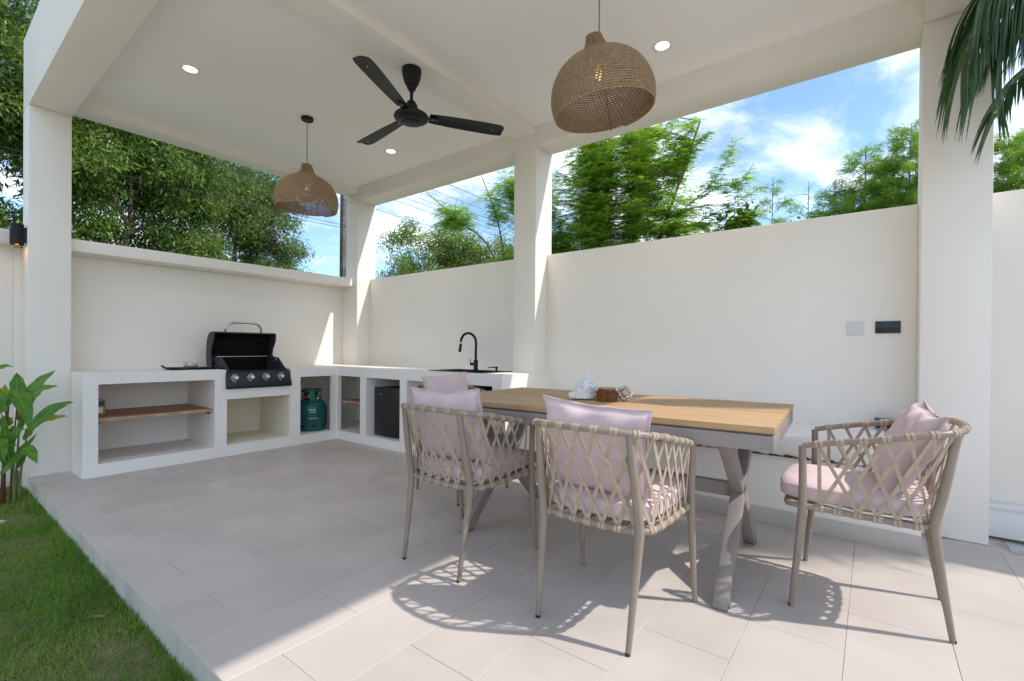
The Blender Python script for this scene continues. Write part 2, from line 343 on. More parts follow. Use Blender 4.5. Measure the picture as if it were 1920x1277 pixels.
# terrace floor: slab, and every tile a piece of its own
X0, XS1, YS0, YS1 = 0.648, 4.0, -1.75, 5.9
fl = MB().box(X0+0.004, 4.6, YS0, 6.05, -0.30, -0.0025).build('floor', 'grout'); structure(fl)
TL, TW, GAP = 0.640, 0.3211, 0.0020
tile_meshes = {}
def tile_mesh(wx, wy):
    k = (round(wx, 3), round(wy, 3))
    if k not in tile_meshes:
        tile_meshes[k] = MB().box(0, wx, 0, wy, -0.012, 0).mesh('tile', 'tile', bevel=0.0012, bseg=1)
    return tile_meshes[k]
ky = -13
for r in range(-12, 9+3):
    y1 = 2.3205-TW*r; y0 = y1-TW
    if y0 > 5.9 or y1 < YS0: continue
    y1c = min(y1, 5.9); y0c = max(y0, YS0)
    off = 0.837 if r % 2 == 0 else 1.157
    n0 = -1
    for n in range(-1, 6):
        x0 = off+TL*n; x1 = x0+TL
        a, b = max(x0, X0), min(x1, 4.0 if y0 > -0.55 else 3.72)
        if b-a < 0.02: continue
        t = put('tile', tile_mesh(b-a-GAP, y1c-y0c-GAP), fl)
        t.location = (a+GAP/2, y0c+GAP/2, rng.uniform(-0.0003, 0.0003))
sd = MB().box(X0, X0+0.004, YS0, 5.57, -0.30, -0.003).build('slab_edge', 'slab_side', fl)
yb = YS0
while yb < 5.5:      # vertical joints of the edge tiles
    j = MB().box(X0-0.0012, X0-0.0002, yb, yb+0.0022, -0.30, -0.004).build('edge_joint', 'grout', fl); yb += 0.64
# out-of-view ground, then the darker border strip at the far right, outside the pavilion
pv = MB().box(-6.0, 3.72, -9.0, -1.754, -0.05, -0.004).box(-6.0, 0.640, -1.75, 0.9, -0.05, -0.004).build('bounce_paving', 'bounce_paving'); structure(pv)  # unseen; the left block is added to bounce sunlight onto the ceiling
bs = MB().box(3.727, 3.93, -8.0, -0.62, -0.05, 0.0012).build('border_strip', 'stone'); structure(bs)

# ------------------------------------------------------------------ pavilion
pav = thing('pavilion', 'white painted flat-roofed pavilion with square columns and deep beams', 'pavilion', (0.648, -0.535, 0))
def loc(o, par):
    """keep world coordinates baked in the mesh while the parent sits elsewhere"""
    p = o.parent
    if p and p.parent is None: o.matrix_parent_inverse = Matrix.Translation(p.location).inverted()
    return o
def pbox(name, b, par=pav, m='wall_paint', bev=0.006):
    return loc(MB().box(*b).build(name, m, par, bevel=bev), par)
ZB, ZC, ZT = 3.10, 3.28, 3.73
pbox('column', (0.648, 0.915, 5.57, 5.84, -0.135, ZB))
pbox('column', (3.79, 4.08, 5.575, 5.84, 0, ZB))
pbox('column', (3.79, 4.08, 2.63, 2.90, 0, ZB))
pbox('column', (3.79, 4.08, -0.535, -0.225, 0, ZB))
pbox('beam', (0.648, 0.915, -0.535, 5.84, ZB, ZT))
pbox('beam', (3.79, 4.08, -0.535, 5.84, ZB, ZT))
pbox('beam', (0.915, 3.79, 5.57, 5.80, 3.195, ZT))
pbox('beam', (0.915, 3.79, -0.535, -0.225, ZB, ZT))
pbox('ceiling', (0.915, 3.79, -0.225, 5.57, ZC, ZC+0.18), m='ceiling_paint', bev=0)
pbox('cross_beam', (0.915, 3.79, 2.635, 2.895, 3.205, ZC), bev=0.005)

# ------------------------------------------------------------------ walls
gw = thing('kitchen_wall', 'white wall with projecting coping behind the barbecue counter', 'wall', (2.3, 6.0, 0))
pbox('wall_face', (0.60, 4.08, 5.92, 6.06, 0, 1.942), gw)
pbox('coping', (0.915, 3.79, 5.65, 6.06, 1.942, 2.05), gw)
pbox('pilaster', (3.79, 4.08, 5.84, 5.92, 0, 1.942), gw)
pbox('pilaster', (0.648, 0.915, 5.84, 5.92, -0.135, 1.942), gw)
lw = thing('garden_wall', 'white garden wall with coping left of the corner column', 'wall', (-2, 6.0, -0.135))
pbox('wall_face', (-9.0, 0.60, 5.92, 6.06, -0.135, 1.958), lw)
pbox('coping', (-9.0, 0.648, 5.76, 6.06, 1.958, 2.072), lw)
def wall(name, label, y0, y1):
    t = thing(name, label, 'wall', (4.07, (y0+y1)/2, 0))
    pbox('wall_face', (4.0, 4.14, y0, y1, 0, 2.06), t)
    return t
wall('sink_wall', 'plain white wall behind the black tap, between two columns', 2.90, 5.575)
wall('bench_wall', 'plain white wall carrying the socket and the black switch', -0.225, 2.63)
ow = thing('outer_wall', 'white boundary wall at the right edge beyond the last column', 'wall', (4.07, -3, 0))
pbox('wall_face', (3.99, 4.14, -7.0, -0.535, 0, 2.06), ow)
pbox('plinth', (3.93, 3.99, -7.0, -0.545, 0.02, 0.186), ow, 'trim_white', 0.003)
pbox('plinth_moulding', (3.915, 3.99, -7.0, -0.545, 0.186, 0.215), ow, 'trim_white', 0.006)

# ------------------------------------------------------------------ kitchen counter (L-shaped, niches open to the front)
ct = thing('kitchen_counter', 'white L-shaped masonry counter with open niches along the corner', 'counter', (3.2, 5.2, 0))
YF, YB, XF, XBk, ZCT, ZU, ZP = 5.145, 5.92, 3.226, 4.0, 0.87, 0.765, 0.105
m = MB()
# grill run
m.box(0.915, XF, YF, YB, 0, ZP)
m.box(0.915, 1.995, YF, YB, 0.775, ZCT)
m.box(0.915, 1.015, YF, YB, ZP, 0.775); m.box(1.895, 1.995, YF, YB, ZP, 0.775)
m.box(1.995, 2.655, YF, YB, 0.572, 0.672)
m.box(1.995, 2.004, YF, YB, ZP, 0.572); m.box(2.655, 2.769, YF, YB, ZP, ZU)
m.box(2.655, XF, YF, YB, ZU, ZCT); m.box(3.165, XF, YF, YF+.05, ZP, ZU)
m.box(1.015, 1.895, YB-0.05, YB, ZP, 0.775)
# sink run
m.box(XF, XBk, 2.587, YB, 0, ZP)
SX0, SX1, SY0, SY1 = 3.36, 3.74, 2.92, 3.62
m.box(XF, XBk, SY1, YB, ZU, ZCT); m.box(XF, XBk, 2.587, SY0, ZU, ZCT)
m.box(XF, SX0, SY0, SY1, ZU, ZCT); m.box(SX1, XBk, SY0, SY1, ZU, ZCT)
m.box(XF, XBk, 4.56, 4.675, ZP, ZU); m.box(XF, XBk, 3.86, 3.97, ZP, ZU); m.box(XF, XBk, 2.587, 2.695, ZP, ZU)
m.box(XF, XF+.05, 5.13, YF, ZP, ZU)
loc(m.build('counter_body', 'counter_paint', ct, bevel=0), ct)
nb = MB().box(2.0042, 2.6548, YB-0.06, YB-0.001, ZP+0.0005, 0.5715).box(2.0042, 2.010, YF+0.02, YB-0.06, ZP+0.0005, 0.5715).box(2.649, 2.6548, YF+0.02, YB-0.06, ZP+0.0005, 0.5715).box(2.010, 2.649, YF+0.02, YB-0.06, ZP+0.0005, ZP+0.004)
loc(nb.build('niche_lining', 'niche_paint', ct), ct); 
# shelves: boards on small brackets
def shelf(name, x0, x1, y0, y1, z, nb_):
    s = loc(MB().box(x0, x1, y0, y0+0.004, z-0.028, z-0.001).build('shelf', 'shelf_edge', ct), ct)
    w_ = (y1-y0-0.004)/nb_
    for i in range(nb_):
        loc(MB().box(x0, x1, y0+0.004+w_*i, y0+0.004+w_*(i+1)-0.001, z-0.028+rng.uniform(0, .002), z).build('board', 'shelf_wood', s, bevel=0.0015, bseg=1), ct)
    for xb in (x0+0.02, x1-0.02):
        loc(MB().box(xb-0.006, xb+0.006, y0+0.05, y0+0.08, z-0.055, z-0.029).build('bracket', 'matt_black', s), ct)
shelf('shelf', 1.016, 1.894, 5.19, 5.86, 0.485, 5)
s2 = loc(MB().box(3.29, 3.294, 4.676, 5.129, 0.437, 0.464).build('shelf', 'shelf_edge', ct), ct)
for i in range(4):
    loc(MB().box(3.294+0.14*i, 3.294+0.14*i+0.139, 4.676, 5.129, 0.437, 0.465).build('board', 'shelf_wood', s2, bevel=0.0015, bseg=1), ct)
for yb in (4.70, 4.80, 4.90, 5.00):
    loc(MB().box(3.31, 3.33, yb, yb+0.05, 0.420, 0.436).build('bracket', 'shelf_wood', s2), ct)

# ------------------------------------------------------------------ built-in bench
bn = thing('wall_bench', 'white built-in masonry bench with mossy joint along the right wall', 'bench', (3.7, 1.2, 0))
sb = MB(); prof = [(3.372, 0.446), (3.366, 0.47), (3.366, 0.545), (3.375, 0.572), (3.395, 0.585), (4.0, 0.592), (4.0, 0.446)]
ny = 40; ya, yb2 = -0.222, 2.58
vs = []
for j in range(ny+1):
    y = ya+(yb2-ya)*j/ny
    for k, (x, z) in enumerate(prof): vs.append((x+(0.003*math.sin(y*9+k) if k in (1, 2) else 0), y, z))
kk = len(prof)
fs = [(j*kk+a, j*kk+(a+1) % kk, (j+1)*kk+(a+1) % kk, (j+1)*kk+a) for j in range(ny) for a in range(kk)]+[tuple(range(kk)), tuple(ny*kk+a for a in range(kk))]
sb.add(vs, fs)
loc(sb.build('seat_slab', 'counter_paint', bn, smooth=True, angle=50), bn)
pbox('base', (3.385, 4.0, -0.218, 2.58, 0, 0.440), bn, 'counter_paint', 0.004)
pbox('skirting', (3.374, 3.385, -0.218, 2.58, 0.0, 0.10), bn, 'tile', 0.002)
jm = MB()
y = -0.21
while y < 2.5:       # crumbly moss growing out of the joint
    l_ = rng.uniform(0.015, 0.06); dens = 0.5+0.5*math.sin(y*4.1+0.4)*math.sin(y*1.7+2)
    if rng.random() < 0.35+0.6*dens:
        h_ = rng.uniform(0.003, 0.010)+0.012*dens*rng.random()
        pts = [(3.3615, y, 0.4405), (3.3615, y+l_, 0.4405), (3.3615, y+l_*0.8, 0.444+h_), (3.3615, y+l_*0.3, 0.444+h_*rng.uniform(0.4, 1))]
        jm.add(pts+[(3.3735, p[1], p[2]) for p in pts], [(0, 1, 2, 3), (7, 6, 5, 4), (0, 4, 5, 1), (1, 5, 6, 2), (2, 6, 7, 3), (3, 7, 4, 0)])
    y += l_*rng.uniform(0.5, 1.2)
mo = loc(jm.build('moss', 'moss', bn), bn); mo['kind'] = 'stuff'
pbox('joint', (3.380, 3.99, -0.215, 2.57, 0.4402, 0.4458), bn, 'soot', 0)

# ------------------------------------------------------------------ grass
n = 90000
gx = nprng.uniform(-0.1, 0.642, n); gy = nprng.uniform(1.4, 5.62, n)
edge = np.exp(-(0.645-gx)/0.03)
patch = 0.5+0.5*np.sin(gx*9+gy*4)*np.sin(gy*6.3-gx*5)
keep = nprng.random(n) < (0.35+0.6*patch+edge)
gx, gy, edge, patch = gx[keep], gy[keep], edge[keep], patch[keep]; n = len(gx)
an = nprng.uniform(0, 2*PI, n); tilt = nprng.uniform(0.3, 1.5, n)*(1-0.6*edge)
D = np.stack([np.cos(an)*np.sin(tilt), np.sin(an)*np.sin(tilt), np.cos(tilt)+0.08], 1)
Nn = np.cross(D, np.stack([nprng.normal(size=n), nprng.normal(size=n), nprng.normal(size=n)*0.3], 1))
Lg = nprng.uniform(0.018, 0.045, n)*(0.8+0.5*patch)*(1+1.1*edge*nprng.random(n))
V, Q = leaves(np.stack([gx, gy, np.full(n, -0.122)], 1), D, Nn, Lg, nprng.uniform(0.0022, 0.0045, n))
gr = np_mesh('grass', V, Q, 'grass_blade')
tag(gr, 'short green lawn grass growing up to the terrace edge', 'grass', kind='stuff')

# ================================================================== DINING TABLE
tb = thing('dining_table', 'long teak-topped dining table on grey crossed metal legs', 'table', (2.545, 1.252, 0), R(3))
HW, HL, ZT_ = 0.505, 0.925, 0.80
top = MB().box(-HW+0.02, HW-0.02, -HL+0.02, HL-0.02, ZT_-0.035, ZT_-0.0275).build('tabletop', 'table_metal', tb)
npl = 8; pw = 2*HW/npl
pm = [MB().box(-pw/2+0.0018, pw/2-0.0018, -HL, HL, -0.027, 0).mesh('plank', 'teak', bevel=0.002, bseg=2)]
for i in range(npl):
    p = put('plank', pm[0], top); p.location = (-HW+pw*(i+0.5), 0, ZT_+rng.uniform(-.0004, .0004))
MB().box(-HW+0.003, -HW+0.03, -HL+0.003, HL-0.003, ZT_-0.098, ZT_-0.036).build('apron', 'table_metal', tb, bevel=0.0025)
MB().box(HW-0.03, HW-0.003, -HL+0.003, HL-0.003, ZT_-0.098, ZT_-0.036).build('apron', 'table_metal', tb, bevel=0.0025)
MB().box(-HW+0.031, HW-0.031, -HL+0.003, -HL+0.03, ZT_-0.098, ZT_-0.036).build('apron', 'table_metal', tb, bevel=0.0025)
MB().box(-HW+0.031, HW-0.031, HL-0.03, HL-0.003, ZT_-0.098, ZT_-0.036).build('apron', 'table_metal', tb, bevel=0.0025)
def bar(p, q, hw, hd, mname, name, par):
    """flat bar from p to q lying in the XZ plane: half width hw in plane, half depth hd along y; ends cut level"""
    p, q = Vector(p), Vector(q); d = (q-p).normalized(); k = hw/abs(d.z)
    b = MB(); vs = []
    for c in (p, q):
        for sx, sy in ((-1, -1), (1, -1), (1, 1), (-1, 1)): vs.append((c.x+sx*k, c.y+sy*hd, c.z))
    b.add(vs, [(3, 2, 1, 0), (4, 5, 6, 7), (0, 1, 5, 4), (1, 2, 6, 5), (2, 3, 7, 6), (3, 0, 4, 7)])
    return b.build(name, mname, par, bevel=0.0025)
for sy in (-1, 1):
    yl = sy*0.722
    zc, xc = 0.40, 0.0
    for sx in (-1, 1):
        lo_ = bar((sx*0.42, yl, 0.004), (0, yl, zc), 0.033, 0.030, 'table_metal', 'leg', tb)
        bar((sx*0.42, yl, 0.0), (sx*0.415, yl, 0.006), 0.034, 0.031, 'rubber', 'foot_pad', lo_)
        bar((0, yl, zc), (sx*0.36, yl, ZT_-0.099), 0.033, 0.028, 'table_metal', 'leg', tb)
    MB().box(-0.335, 0.335, yl-0.05, yl+0.05, ZT_-0.099, ZT_-0.0955).build('mounting_plate', 'table_metal', tb)
MB().box(-0.022, 0.022, -0.693, 0.693, 0.365, 0.435).build('stretcher', 'table_metal', tb, bevel=0.003)

# ================================================================== DINING CHAIRS
RAIL = [(-.272, .225, .697), (-.279, .10, .727), (-.281, -.04, .755), (-.272, -.14, .779), (-.245, -.222, .793), (-.19, -.275, .802), (-.10, -.300, .806), (0, -.307, .807)]
RAIL = RAIL+[(-x, y, z) for x, y, z in RAIL[-2::-1]]
RING = [(-.262, .215, .437), (-.262, .08, .436), (-.255, -.06, .432), (-.238, -.15, .428), (-.19, -.192, .425), (-.09, -.206, .424), (0, -.209, .424)]
RING = RING+[(-x, y, z) for x, y, z in RING[-2::-1]]
def make_chair(name, label, cat, group):
    t = thing(name, label, cat, (0, 0, 0), 0, group)
    MB().tube(spline(RAIL, 60), 0.0128, 10).build('top_rail', 'frame', t, smooth=True, angle=60)
    fr = spline([(.262, .215, .437), (.258, .262, .438), (.235, .285, .438), (.10, .292, .438), (-.10, .292, .438), (-.235, .285, .438), (-.258, .262, .438), (-.262, .215, .437)], 40)
    MB().tube(spline(RING, 50)+fr[1:-1]+[Vector(RING[0])], 0.0125, 10).build('seat_ring', 'frame', t, smooth=True, angle=60)
    sl_ = MB()
    for k in range(7):
        xx = -0.21+0.07*k; sl_.add([], [])
        MB().ribbon([(xx, -.198, .436), (xx, 0.05, .428), (xx, .285, .449)], Vector((1, 0, 0)), Vector((0, 0, 1)), 0.03, 0.0025).build('seat_strap', 'strap', t)
    for s in (-1, 1):
        lg = MB().tube(spline([(s*.276, .262, .0), (s*.272, .243, .2), (s*.268, .226, .40), (s*.269, .223, .50), (s*.272, .226, .695)], 16), [.0105+.0065*min(1, i/8) if i < 9 else .017-.003*(i-8)/7 for i in range(16)], 12)
        lgo = lg.build('leg', 'frame', t, smooth=True, angle=60)
        MB().lathe([(.0088, 0), (.0105, .002), (.0105, .011), (.009, .012)], 12, (s*.276, .262, 0)).build('foot_cap', 'rubber', lgo, smooth=True)
        lg = MB().tube(spline([(s*.196, -.262, .0), (s*.203, -.232, .2), (s*.210, -.206, .39), (s*.211, -.206, .45), (s*.206, -.235, .6), (s*.196, -.268, .795)], 18), [.0105+.008*min(1, i/9) if i < 10 else .0185-.004*(i-9)/8 for i in range(18)], 12)
        lgo = lg.build('leg', 'frame', t, smooth=True, angle=60)
        MB().lathe([(.0088, 0), (.0105, .002), (.0105, .011), (.009, .012)], 12, (s*.196, -.262, 0)).build('foot_cap', 'rubber', lgo, smooth=True)
    NN = 19
    a = spline(RAIL, 241); b = spline(RING, 241)
    def node(c, i):
        k = int(round(6+(i+0.35)*228/(NN-0.3))); k = max(1, min(239, k)); p = c[k]; tg = (c[k+1]-c[k-1]).normalized(); return p, tg
    nodes = [(node(a, i), node(b, i)) for i in range(NN)]
    for i in range(NN):
        for (p, tg), rr in ((nodes[i][0], .0128), (nodes[i][1], .0125)):
            wm_ = MB()
            for sgn in (-1, 1):
                c0 = p+tg*(sgn*.0078-.0068); c1 = p+tg*(sgn*.0078+.0068)
                wm_.tube([c0, c0+tg*.001, c1-tg*.001, c1], [rr+.0008, rr+.0026, rr+.0026, rr+.0008], 12)
            wm_.build('strap_wrap', 'strap', t, smooth=True, angle=50)
        for sh in (2, -2):
            j = i+sh
            if j < 0 or j >= NN:
                if (i in (0, NN-1)): j = i
                else: continue
            (p, tg), (q, tq) = nodes[i][0], nodes[j][1]
            p = p-Vector((0, 0, .010)); q = q+Vector((0, 0, .010))
            d = (q-p).normalized(); mid_t = (tg+tq).normalized()
            nd = d.cross(mid_t).normalized(); wd = nd.cross(d).normalized()
            off = nd*(0.0016 if sh > 0 else -0.0016)
            pts = [p.lerp(q, u)+off*math.sin(PI*u) for u in (0, .25, .5, .75, 1)]
            wds = []; nds = []
            for u in (0, .25, .5, .75, 1):
                tgu = tg.lerp(tq, u).normalized(); n_ = d.cross(tgu).normalized(); nds.append(n_); wds.append(n_.cross(d).normalized())
            MB().ribbon(pts, wds, nds, 0.0140, 0.0022).build('strap', 'strap', t)
    return t
CG = 'woven dining chairs round the table'
ch = make_chair('dining_chair', 'taupe woven dining chair with its back to the viewer, nearest in the middle', 'chair', CG)
spots = [((1.860, 0.885), -90, 'taupe woven dining chair nearest the viewer, its back turned, middle of the picture'),
         ((1.868, 1.735), -90, 'taupe woven dining chair left of the nearest one, on the same long side'),
         ((2.63, 0.01), 0, 'taupe woven dining chair standing alone at the right end of the table'),
         ((2.665, 2.56), 180, 'taupe woven dining chair mostly hidden at the far left end of the table')]
chairs = []
for i, ((x, y), a, lab) in enumerate(spots):
    o = ch if i == 0 else copy_tree(ch)
    o.location = (x, y, 0); o.rotation_euler = (0, 0, R(a)); o['label'] = lab; chairs.append(o)

# ------------------------------------------------------------------ cushions
def pillow_mesh(w_, h_, th, seed, pinch=0.085):
    r_ = random.Random(seed); n = 26; vs = []; fs = []
    ph = [r_.uniform(0, 6.28) for _ in range(8)]
    def P(u, v, s):
        eu, ev = 1-abs(u)**2.6, 1-abs(v)**2.6
        edge = max(0.0, eu*ev)
        x = u*w_/2*(1-pinch*(1-v*v)*abs(u)**2); z = v*h_/2*(1-pinch*(1-u*u)*abs(v)**2)
        t = th/2*edge**0.42
        # soft folds running in from the seams, strongest towards the corners
        wr = 0.010*edge**0.3*(1-edge)*(math.sin(9*u+4*v+ph[0])+math.sin(-7*u+11*v+ph[1]))+0.006*math.sin(3.1*u+ph[2])*math.sin(2.7*v+ph[3])*edge
        return (x+0.004*math.sin(6*v+ph[4])*(1-edge), s*(t+wr*(1 if s > 0 else 0.8))+0.006*math.sin(5*u+ph[5])*(1-edge), z+0.004*math.sin(7*u+ph[6])*(1-edge))
    for s in (1, -1):
        o = len(vs)
        for j in range(n+1):
            for i in range(n+1):
                vs.append(P(math.sin(PI/2*(2*i/n-1)) if False else (2*i/n-1), 2*j/n-1, s))
        for j in range(n):
            for i in range(n):
                q = (o+j*(n+1)+i, o+j*(n+1)+i+1, o+(j+1)*(n+1)+i+1, o+(j+1)*(n+1)+i)
                fs.append(q if s < 0 else q[::-1])
    b = MB().add(vs, fs); me = b.mesh('pillow_cover', 'fabric', smooth=True, angle=80)
    bm = bmesh.new(); bm.from_mesh(me); bmesh.ops.remove_doubles(bm, verts=bm.verts, dist=0.0006); bm.to_mesh(me); bm.free()
    for p in me.polygons: p.use_smooth = True
    return me
def seat_cushion_mesh(seed):
    r_ = random.Random(seed); nx_, ny_, nz_ = 24, 26, 5; vs = []; fs = []
    ph = [r_.uniform(0, 6.28) for _ in range(6)]
    def outline(a):
        c, s_ = math.cos(a), math.sin(a); e = 5.0
        k = (abs(c)**e+abs(s_)**e)**(-1/e); return c*k, s_*k
    na = 88; rings = []
    prof = [(0.0, 0.0), (0.5, 0.0), (0.85, 0.001), (0.96, 0.003), (0.990, 0.009), (1.004, 0.012), (0.996, 0.016), (1.004, 0.036), (0.998, 0.056), (1.006, 0.060), (0.990, 0.064), (0.95, 0.071), (0.85, 0.077), (0.6, 0.083), (0.3, 0.085), (0.0, 0.085)]
    for k, (s_, z) in enumerate(prof):
        for i in range(na):
            a = 2*PI*i/na; ox, oy = outline(a)
            side = math.exp(-((z-0.036)/0.022)**2)*(s_ > 0.9)
            wr = side*0.0055*(math.sin(a*21+ph[0]+z*60)*0.6+math.sin(a*34+ph[1]-z*90)*0.4)
            zz = z+(0.0045*math.sin(5*ox*s_+ph[2])*math.sin(4*oy*s_+ph[3]) if z > .068 else 0)
            vs.append((ox*0.237*(s_+wr*4*0.5)*1.0, 0.065+oy*0.262*(s_+wr*2), zz))
    for k in range(len(prof)-1):
        for i in range(na): fs.append((k*na+i, k*na+(i+1) % na, (k+1)*na+(i+1) % na, (k+1)*na+i))
    b = MB().add(vs, fs); me = b.mesh('cushion_cover', 'fabric', smooth=True, angle=80)
    bm = bmesh.new(); bm.from_mesh(me); bmesh.ops.remove_doubles(bm, verts=bm.verts, dist=0.0004); bm.to_mesh(me); bm.free()
    return me
pl_lab = ['pink throw pillow with raised left corner on the nearest chair', 'pink throw pillow with a centre seam on the chair left of the nearest one',
          'pink throw pillow leaning back in the chair at the right end', 'pink throw pillow on the far chair by the sink counter']
se_lab = ['pink seat cushion under the pillow of the nearest chair', 'pink seat cushion on the chair left of the nearest one',
          'pink seat cushion on the lone chair at the right end of the table', 'pink seat cushion on the far chair at the left end of the table']
pl_tf = [(0.0, -0.145, 0.705, -14, 3.5, 3, -0.02), (0.01, -0.14, 0.71, -14, -2, 4, 0), (0.02, -0.130, 0.690, -27, -5, 7, 0), (-0.03, -0.15, 0.705, -12, 3, -5, 0)]
for i, o in enumerate(chairs):
    a = R(spots[i][1]); rot = Matrix.Rotation(a, 4, 'Z'); base = Matrix.Translation((*spots[i][0], 0))@rot
    cu = put('seat_cushion', seat_cushion_mesh(40+i)); cu.matrix_world = base@Matrix.Translation((0, 0, 0.450)); tag(cu, se_lab[i], 'cushion', 'pink seat cushions')
    x, y, z, tx, tz, ry, _ = pl_tf[i]
    pi_ = put('throw_pillow', pillow_mesh(0.46, 0.39, 0.14, 60+i)); tag(pi_, pl_lab[i], 'pillow', 'pink throw pillows')
    pi_.matrix_world = base@Matrix.Translation((x, y, z))@Matrix.Rotation(R(ry), 4, 'Z')@Matrix.Rotation(R(-tx), 4, 'X')@Matrix.Rotation(R(tz), 4, 'Y')
    pp = []
    for k in range(96):          # corded edge
        q_ = k/24; e_ = int(q_) % 4; f_ = 2*(q_-int(q_))-1; u, v = ((f_, -1), (1, f_), (-f_, 1), (-1, -f_))[e_]
        pp.append((u*.23*(1-.085*(1-v*v)*abs(u)**2), .006*math.sin(5*u+1)*0, v*.195*(1-.085*(1-u*u)*abs(v)**2)))
    MB().tube(pp+pp[:1], .0028, 6).build('piping', 'fabric', pi_, smooth=True)
    # stitched seam across the back of the cover
    sp = []
    for k in range(17):
        u = -0.86+1.72*k/16; yy = -0.076*(1-abs(u)**2.6)**0.42-0.0015
        sp.append((u*0.23*0.985, yy, -0.012+0.006*math.sin(3*u+i)))
    MB().tube(sp, 0.0016, 6).build('seam', 'fabric', pi_, smooth=True)

# ================================================================== TABLE DECORATION
sh = thing('conch_shell', 'large spiky white conch shell on the table', 'seashell', (2.555, 1.395, 0.80), R(-52))
sv = MB(); nu, nv = 34, 26; vs = []
for i in range(nu+1):           # last whorl: a ribbed belly drawn out to a canal on the left
    t_ = i/nu; x = -0.098+0.168*t_
    r_ = 0.004+0.056*math.sin(PI*min(1, max(0, (t_-.10)/.92)))**.75*(t_ > .10)+.010*math.sin(PI*min(1, t_/.4))*(t_ < .4)
    for k in range(nv):
        a = 2*PI*k/nv; rid = 1+.07*math.sin(9*t_*PI)+.05*math.cos(6*a+5*t_)
        vs.append((x, math.cos(a)*r_*rid, max(.001, .014+.040*min(1, t_*1.6)+math.sin(a)*r_*rid*.9)))
sv.add(vs, [(i*nv+k, i*nv+(k+1) % nv, (i+1)*nv+(k+1) % nv, (i+1)*nv+k) for i in range(nu) for k in range(nv)]+[tuple(range(nv)), tuple(nu*nv+k for k in range(nv))])
sv.build('body', 'shell', sh, smooth=True, angle=70)
spr = []; rad_ = []
for k in range(15):             # stepped spire
    u = k/14; spr.append((.006+.030*u*u, 0, .072+.088*u)); rad_.append((.050*(1-u)**1.15+.0015)*(1.10 if k % 3 == 0 else .93))
MB().tube(spr, rad_, 16).build('spire', 'shell', sh, smooth=True, angle=70)
rs_ = random.Random(9)
for ring, (zz, rr, nn_, ln) in enumerate(((.070, .050, 9, .026), (.098, .034, 7, .018), (.122, .020, 5, .013))):
    for k in range(nn_):        # knobs and spikes on the shoulders of the whorls
        a = 2*PI*k/nn_+ring*.5; o_ = Vector((math.cos(a), math.sin(a), .45)).normalized(); c_ = Vector((.008+rr*math.cos(a), rr*math.sin(a), zz))
        MB().tube([c_-o_*.006, c_+o_*ln*.5, c_+o_*ln*rs_.uniform(.8, 1.2)+Vector((0, 0, .004))], [.010, .006, .0012], 7).build('spike', 'shell', sh, smooth=True)
for k in range(15):             # ruffled outer lip along the front
    u = k/14; x = -.092+.165*u; y_ = -.018-.050*math.sin(PI*min(1, .12+u*.9))
    MB().tube([(x, y_+.022, .030), (x-.001, y_-.004, .020), (x-.003, y_-.014-.004*(k % 2), .008)], [.013, .010, .003], 7).build('lip_frill', 'shell', sh, smooth=True)
MB().lathe([(.001, .004), (.020, .006), (.027, .016), (.024, .028)], 14, (.035, -.030, 0), cap0=False, cap1=False).build('inner_lip', 'shell_pink', sh, smooth=True)

rb = thing('rattan_box', 'small round brown rattan box with flat lid on the table', 'box', (2.545, 1.245, 0.80))
bx = MB()
for k in range(9):              # woven wall: stacked cane rows with alternating bumps
    z = 0.006+0.0062*k; n_ = 54; vs = []
    for i in range(n_):
        a = 2*PI*i/n_; rr = 0.058+0.0022*(1 if (i//2+k) % 2 else -1); c = Vector((rr*math.cos(a), rr*math.sin(a), z)); vs.append(c)
    bx.tube(vs+[vs[0], vs[1]], 0.0036, 5, caps=False)
bx.build('woven_side', 'cane', rb, smooth=True, angle=80)
MB().lathe([(0.056, 0.0005), (0.056, 0.058)], 30).build('core', 'cane', rb, smooth=True)
MB().lathe([(0.050, 0.058), (0.052, 0.066), (0.050, 0.067)], 30).build('collar', 'cane', rb, smooth=True)
ld = MB()
for k in range(7):
    rr = 0.0065+0.0073*k; pts = [(rr*math.cos(2*PI*i/28), rr*math.sin(2*PI*i/28), 0.0725) for i in range(28)]
    ld.tube(pts+pts[:2], 0.0046, 6, caps=False)
ld.build('lid', 'cane_lid', rb, smooth=True, angle=80)

bl = thing('shell_ball', 'decorative ball covered in small white shell rosettes beside the rattan box', 'ornament', (2.60, 1.157, 0.80))
MB().lathe([(0.036*math.sin(PI*k/12), 0.045-0.036*math.cos(PI*k/12)) for k in range(1, 12)], 20).build('core', 'ball_dark', bl, smooth=True)
ros = MB()
for ring in range(3):
    nr = (5, 8, 10)[ring]; rad = (0.004, 0.0085, 0.013)[ring]
    for k in range(nr):
        a = 2*PI*k/nr+ring*0.4; hgt = (0.010, 0.007, 0.002)[ring]
        c = Vector((rad*math.cos(a), rad*math.sin(a), hgt)); out_ = Vector((math.cos(a), math.sin(a), 0)); tg = Vector((-math.sin(a), math.cos(a), 0))
        ros.add([c-tg*.0035, c+tg*.0035, c+tg*.003+out_*.0035+Vector((0, 0, .003)), c-tg*.003+out_*.0035+Vector((0, 0, .003))], [(0, 1, 2, 3)])
ros_me = ros.mesh('rosette', 'ball_white')
gold = PI*(3-5**.5)
for k in range(34):
    z = 1-2*(k+.5)/34; r_ = math.sqrt(1-z*z); d = Vector((r_*math.cos(gold*k), r_*math.sin(gold*k), z))
    o = put('rosette', ros_me, bl); o.matrix_basis = Matrix.Translation(Vector((0, 0, .045))+d*.034)@d.to_track_quat('Z', 'Y').to_matrix().to_4x4()

